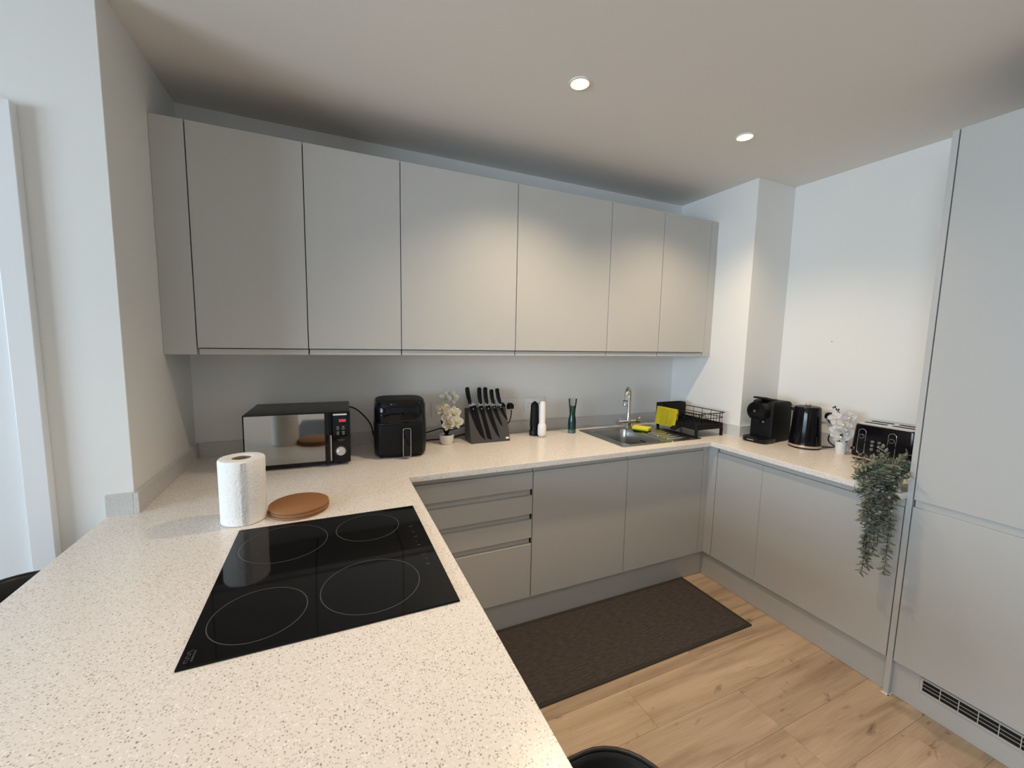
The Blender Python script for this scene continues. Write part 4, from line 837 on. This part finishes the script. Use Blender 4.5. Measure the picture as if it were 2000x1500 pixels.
for ye, ze in ends:
    yo = ye + 1.470; off = rr.uniform(-.115, -.085); mid = rr.uniform(.3, .7)
    y_m = max(-.058, min(.05, yo * mid * 1.1 + rr.uniform(-.015, .015)))
    zx = ze - H
    pts = [base + Vector((-.02, y_m * .3, 0)), Vector((-.055, y_m * .6, .075)), Vector((off + .012, y_m, .04)), Vector((off, y_m, -.03))]
    if zx < -.12: pts.append(Vector((off + rr.uniform(-.012, .01), y_m * .5 + yo * .5 + rr.uniform(-.008, .008), zx * .55)))
    pts.append(Vector((off + rr.uniform(-.015, .008), max(-.062, yo), min(zx, -.032))))
    stem(pts)
for k in range(8):                                    # leftward sprays low over the edge
    a = rr.uniform(.35, 1.1); L = rr.uniform(.07, .10); stem([base, base + Vector((-.05, .03 + .02 * a, .02)), Vector((-.075 - .01 * k % .02, .06 + .03 * rr.random(), .012 + .03 * rr.random()))])
for k in range(16):                                   # sprays in front of the pot
    yo = rr.uniform(-.055, .03); stem([base + Vector((-.01, yo * .4, 0)), Vector((-.045, yo * .8, .075 + .03 * rr.random())), Vector((-.075, yo, .045 + .03 * rr.random())), Vector((-.09 - .015 * rr.random(), yo * 1.05, -.005 + .03 * rr.random()))])
stem([base, base + Vector((-.03, -.035, .04)), Vector((-.045, -.062, .062)), Vector((-.055, -.080, .072))])
obj('stems', stems, M['stemd'], t)
lb = petal_bm(.021, .0115, .22, n=3); lbm = bpy.data.meshes.new('leaf'); lb.to_mesh(lbm); lb.free(); lbm.materials.append(M['leaf'])
lbm2 = lbm.copy(); lbm2.materials.clear(); lbm2.materials.append(M['leaf2'])
for m_ in (lbm, lbm2):
    for p in m_.polygons: p.use_smooth = True
def leaf_matrix(p, d_, s_):
    y_ = d_.normalized(); x_ = y_.cross(Vector((0, 0, 1))); x_ = x_.normalized() if x_.length > 1e-3 else Vector((1, 0, 0)); z_ = x_.cross(y_)
    return Matrix(((x_.x, y_.x, z_.x, p.x), (x_.y, y_.y, z_.y, p.y), (x_.z, y_.z, z_.z, p.z), (0, 0, 0, 1))) @ Matrix.Rotation(rr.uniform(-.6, .6), 4, 'Y') @ Matrix.Scale(s_, 4)
def okleaf(p, d_, s_):
    q = p + d_ * .021 * s_; w1_, w2_ = pc_ + p, pc_ + q
    for w in (w1_, w2_):
        if w.y < -1.533 and w.x > FX - .006: return False
        if w.z < H + .002 and w.x > RX - .004 and w.z > H - .03: return False
        if w.z <= H - .03 and w.x > FX - .004: return False
    return True
leaves = [l for l in leaves if okleaf(*l)]
leaves.sort(key=lambda l: (pc_ + l[0] - CP).length - l[2] * .03)
for k, (p, d_, s_) in enumerate(leaves[:300]):
    o = obj('leaf', None, None, t, me=(lbm2 if k % 3 == 0 else lbm)); o.matrix_local = leaf_matrix(p, d_, s_)
rest = bmesh.new()
for p, d_, s_ in leaves[300:]:
    b = bmesh.new(); b.from_mesh(lbm); b.transform(leaf_matrix(p, d_, s_)); merge(rest, b)
fo = obj('foliage', rest, M['leaf'], t, smooth=True); fo['kind'] = 'stuff'

# ================================================================== RUG
t = thing('kitchen_mat', 'dark brown-grey woven floor mat in front of the sink units', 'rug', (1.904, -.80, 0))
rx0, rx1, ry0, ry1 = 1.215, 2.593, -1.038, -.564
obj('woven_field', box(rx0 + .016, rx1 - .016, ry0 + .016, ry1 - .016, .0005, .0065, bev=.001, seg=1), M['rug'], t, world=True)
for q in ((rx0, rx1, ry0, ry0 + .0158), (rx0, rx1, ry1 - .0158, ry1), (rx0, rx0 + .0158, ry0 + .016, ry1 - .016), (rx1 - .0158, rx1, ry0 + .016, ry1 - .016)):
    obj('bound_edge', box(*q, .0003, .0085, bev=.003), M['rugb'], t, world=True, smooth=40)

# ================================================================== STOOLS
def stool(x, y, rz, label):
    t = thing('bar_stool', label, 'stool', (x, y, 0), rz, group='black bar stools')
    obj('base_disc', lathe([(.19, 0), (.19, .006), (.17, .014), (.04, .030), (.03, .05)], n=48), M['chrome'], t, smooth=40)
    obj('gas_column', lathe([(.027, .049), (.027, .33), (.02, .331), (.02, .585)], n=24), M['chrome'], t, smooth=40)
    fr_ = ring_tube(0, .0, .26, .13, .009, 'z', 40, 8); obj('footrest', fr_, M['chrome'], t, smooth=True)
    for s_ in (-1, 1): obj('footrest_arm', tube([(s_ * .024, 0, .26), (s_ * .125, 0, .26)], .007, 8), M['chrome'], t, smooth=True)
    st = obj('seat', loft([superloop(.10, .10, .585, 3), superloop(.160, .160, .592, 4), superloop(.176, .176, .606, 4), superloop(.176, .176, .640, 4), superloop(.168, .168, .652, 4), superloop(.12, .12, .657, 3)]), M['stool'], t, smooth=50)
    path = [(.14, .2), (.08, .2), (.02, .2), (-.04, .2), (-.10, .2)] + [(-.10 + .1 * math.cos(PI / 2 + k * PI / 16), .10 + .1 * math.sin(PI / 2 + k * PI / 16)) for k in range(1, 9)] + [(-.2, .05), (-.2, 0)]
    path = path + [(x_, -y_) for x_, y_ in reversed(path[:-1])]; loops = []
    for x_, y_ in path:                             # low tub back, open to the front
        top = .85 - max(0, x_ + .04) * .75; nx, ny = (0, math.copysign(1, y_)) if x_ > -.10 else ((x_ + .10) / .1, (y_ - math.copysign(min(abs(y_), .1), y_)) / .1)
        nl = math.hypot(nx, ny) or 1; nx, ny = nx / nl, ny / nl
        loops.append([Vector((x_ + nx * o_, y_ + ny * o_, z_)) for o_, z_ in ((-.018, .600), (-.004, .590), (.0, .62), (.0, top - .006), (-.004, top), (-.013, top), (-.018, top - .006))])
    bk = obj('backrest', loft(loops), M['stool'], t, smooth=50)
    obj('rim_piping', tube([Vector((L[4] + L[5]) / 2) + Vector((0, 0, .001)) for L in loops], .0035, 6), M['stool'], bk, smooth=True)
    return t
stool(-0.012, -1.127, 0.0, 'black bar stool tucked under the outer side of the peninsula, at the left edge')
stool(0.828, -2.078, PI, 'black bar stool tucked under the peninsula end, at the bottom edge')

# ================================================================== DOWNLIGHTS
def downlight(x, y, label, k=1.0):
    t = thing('downlight', label, 'spotlight', (x, y, ZC), group='recessed ceiling spotlights')
    obj('bezel', lathe([(.043, -.0002), (.043, -.004), (.036, -.005), (.033, -.001), (.033, -.0002)], n=40, cap0=False, cap1=False), M['white'], t, smooth=40)
    obj('fringe_ring', lathe([(.0325, -.0006), (.0325, -.0020), (.0245, -.0026), (.0245, -.0006)], n=36, cap0=False, cap1=False), M['glow'], t, smooth=True)
    obj('lamp_lens', lathe([(.0243, -.0008), (.0243, -.0030), (.015, -.0036), (.002, -.0038)], n=36), M['bulb'], t, smooth=True)
    l = bpy.data.lights.new('downlight_beam', 'SPOT'); l.energy = LAMP_W * k; l.color = LAMP_COL; l.spot_size = math.radians(128); l.spot_blend = 1.0; l.shadow_soft_size = 0.03
    o = bpy.data.objects.new('downlight_beam', l); COL.objects.link(o); o.parent = t; o.location = (0, 0, -.035)
downlight(1.510, -.885, 'lit recessed ceiling spotlight nearer the camera, above the drawers')
downlight(2.454, -.885, 'lit recessed ceiling spotlight in the corner, above the sink end', 0.85)
downlight(0.566, -2.10, 'lit recessed ceiling spotlight above the peninsula end', 0.74)
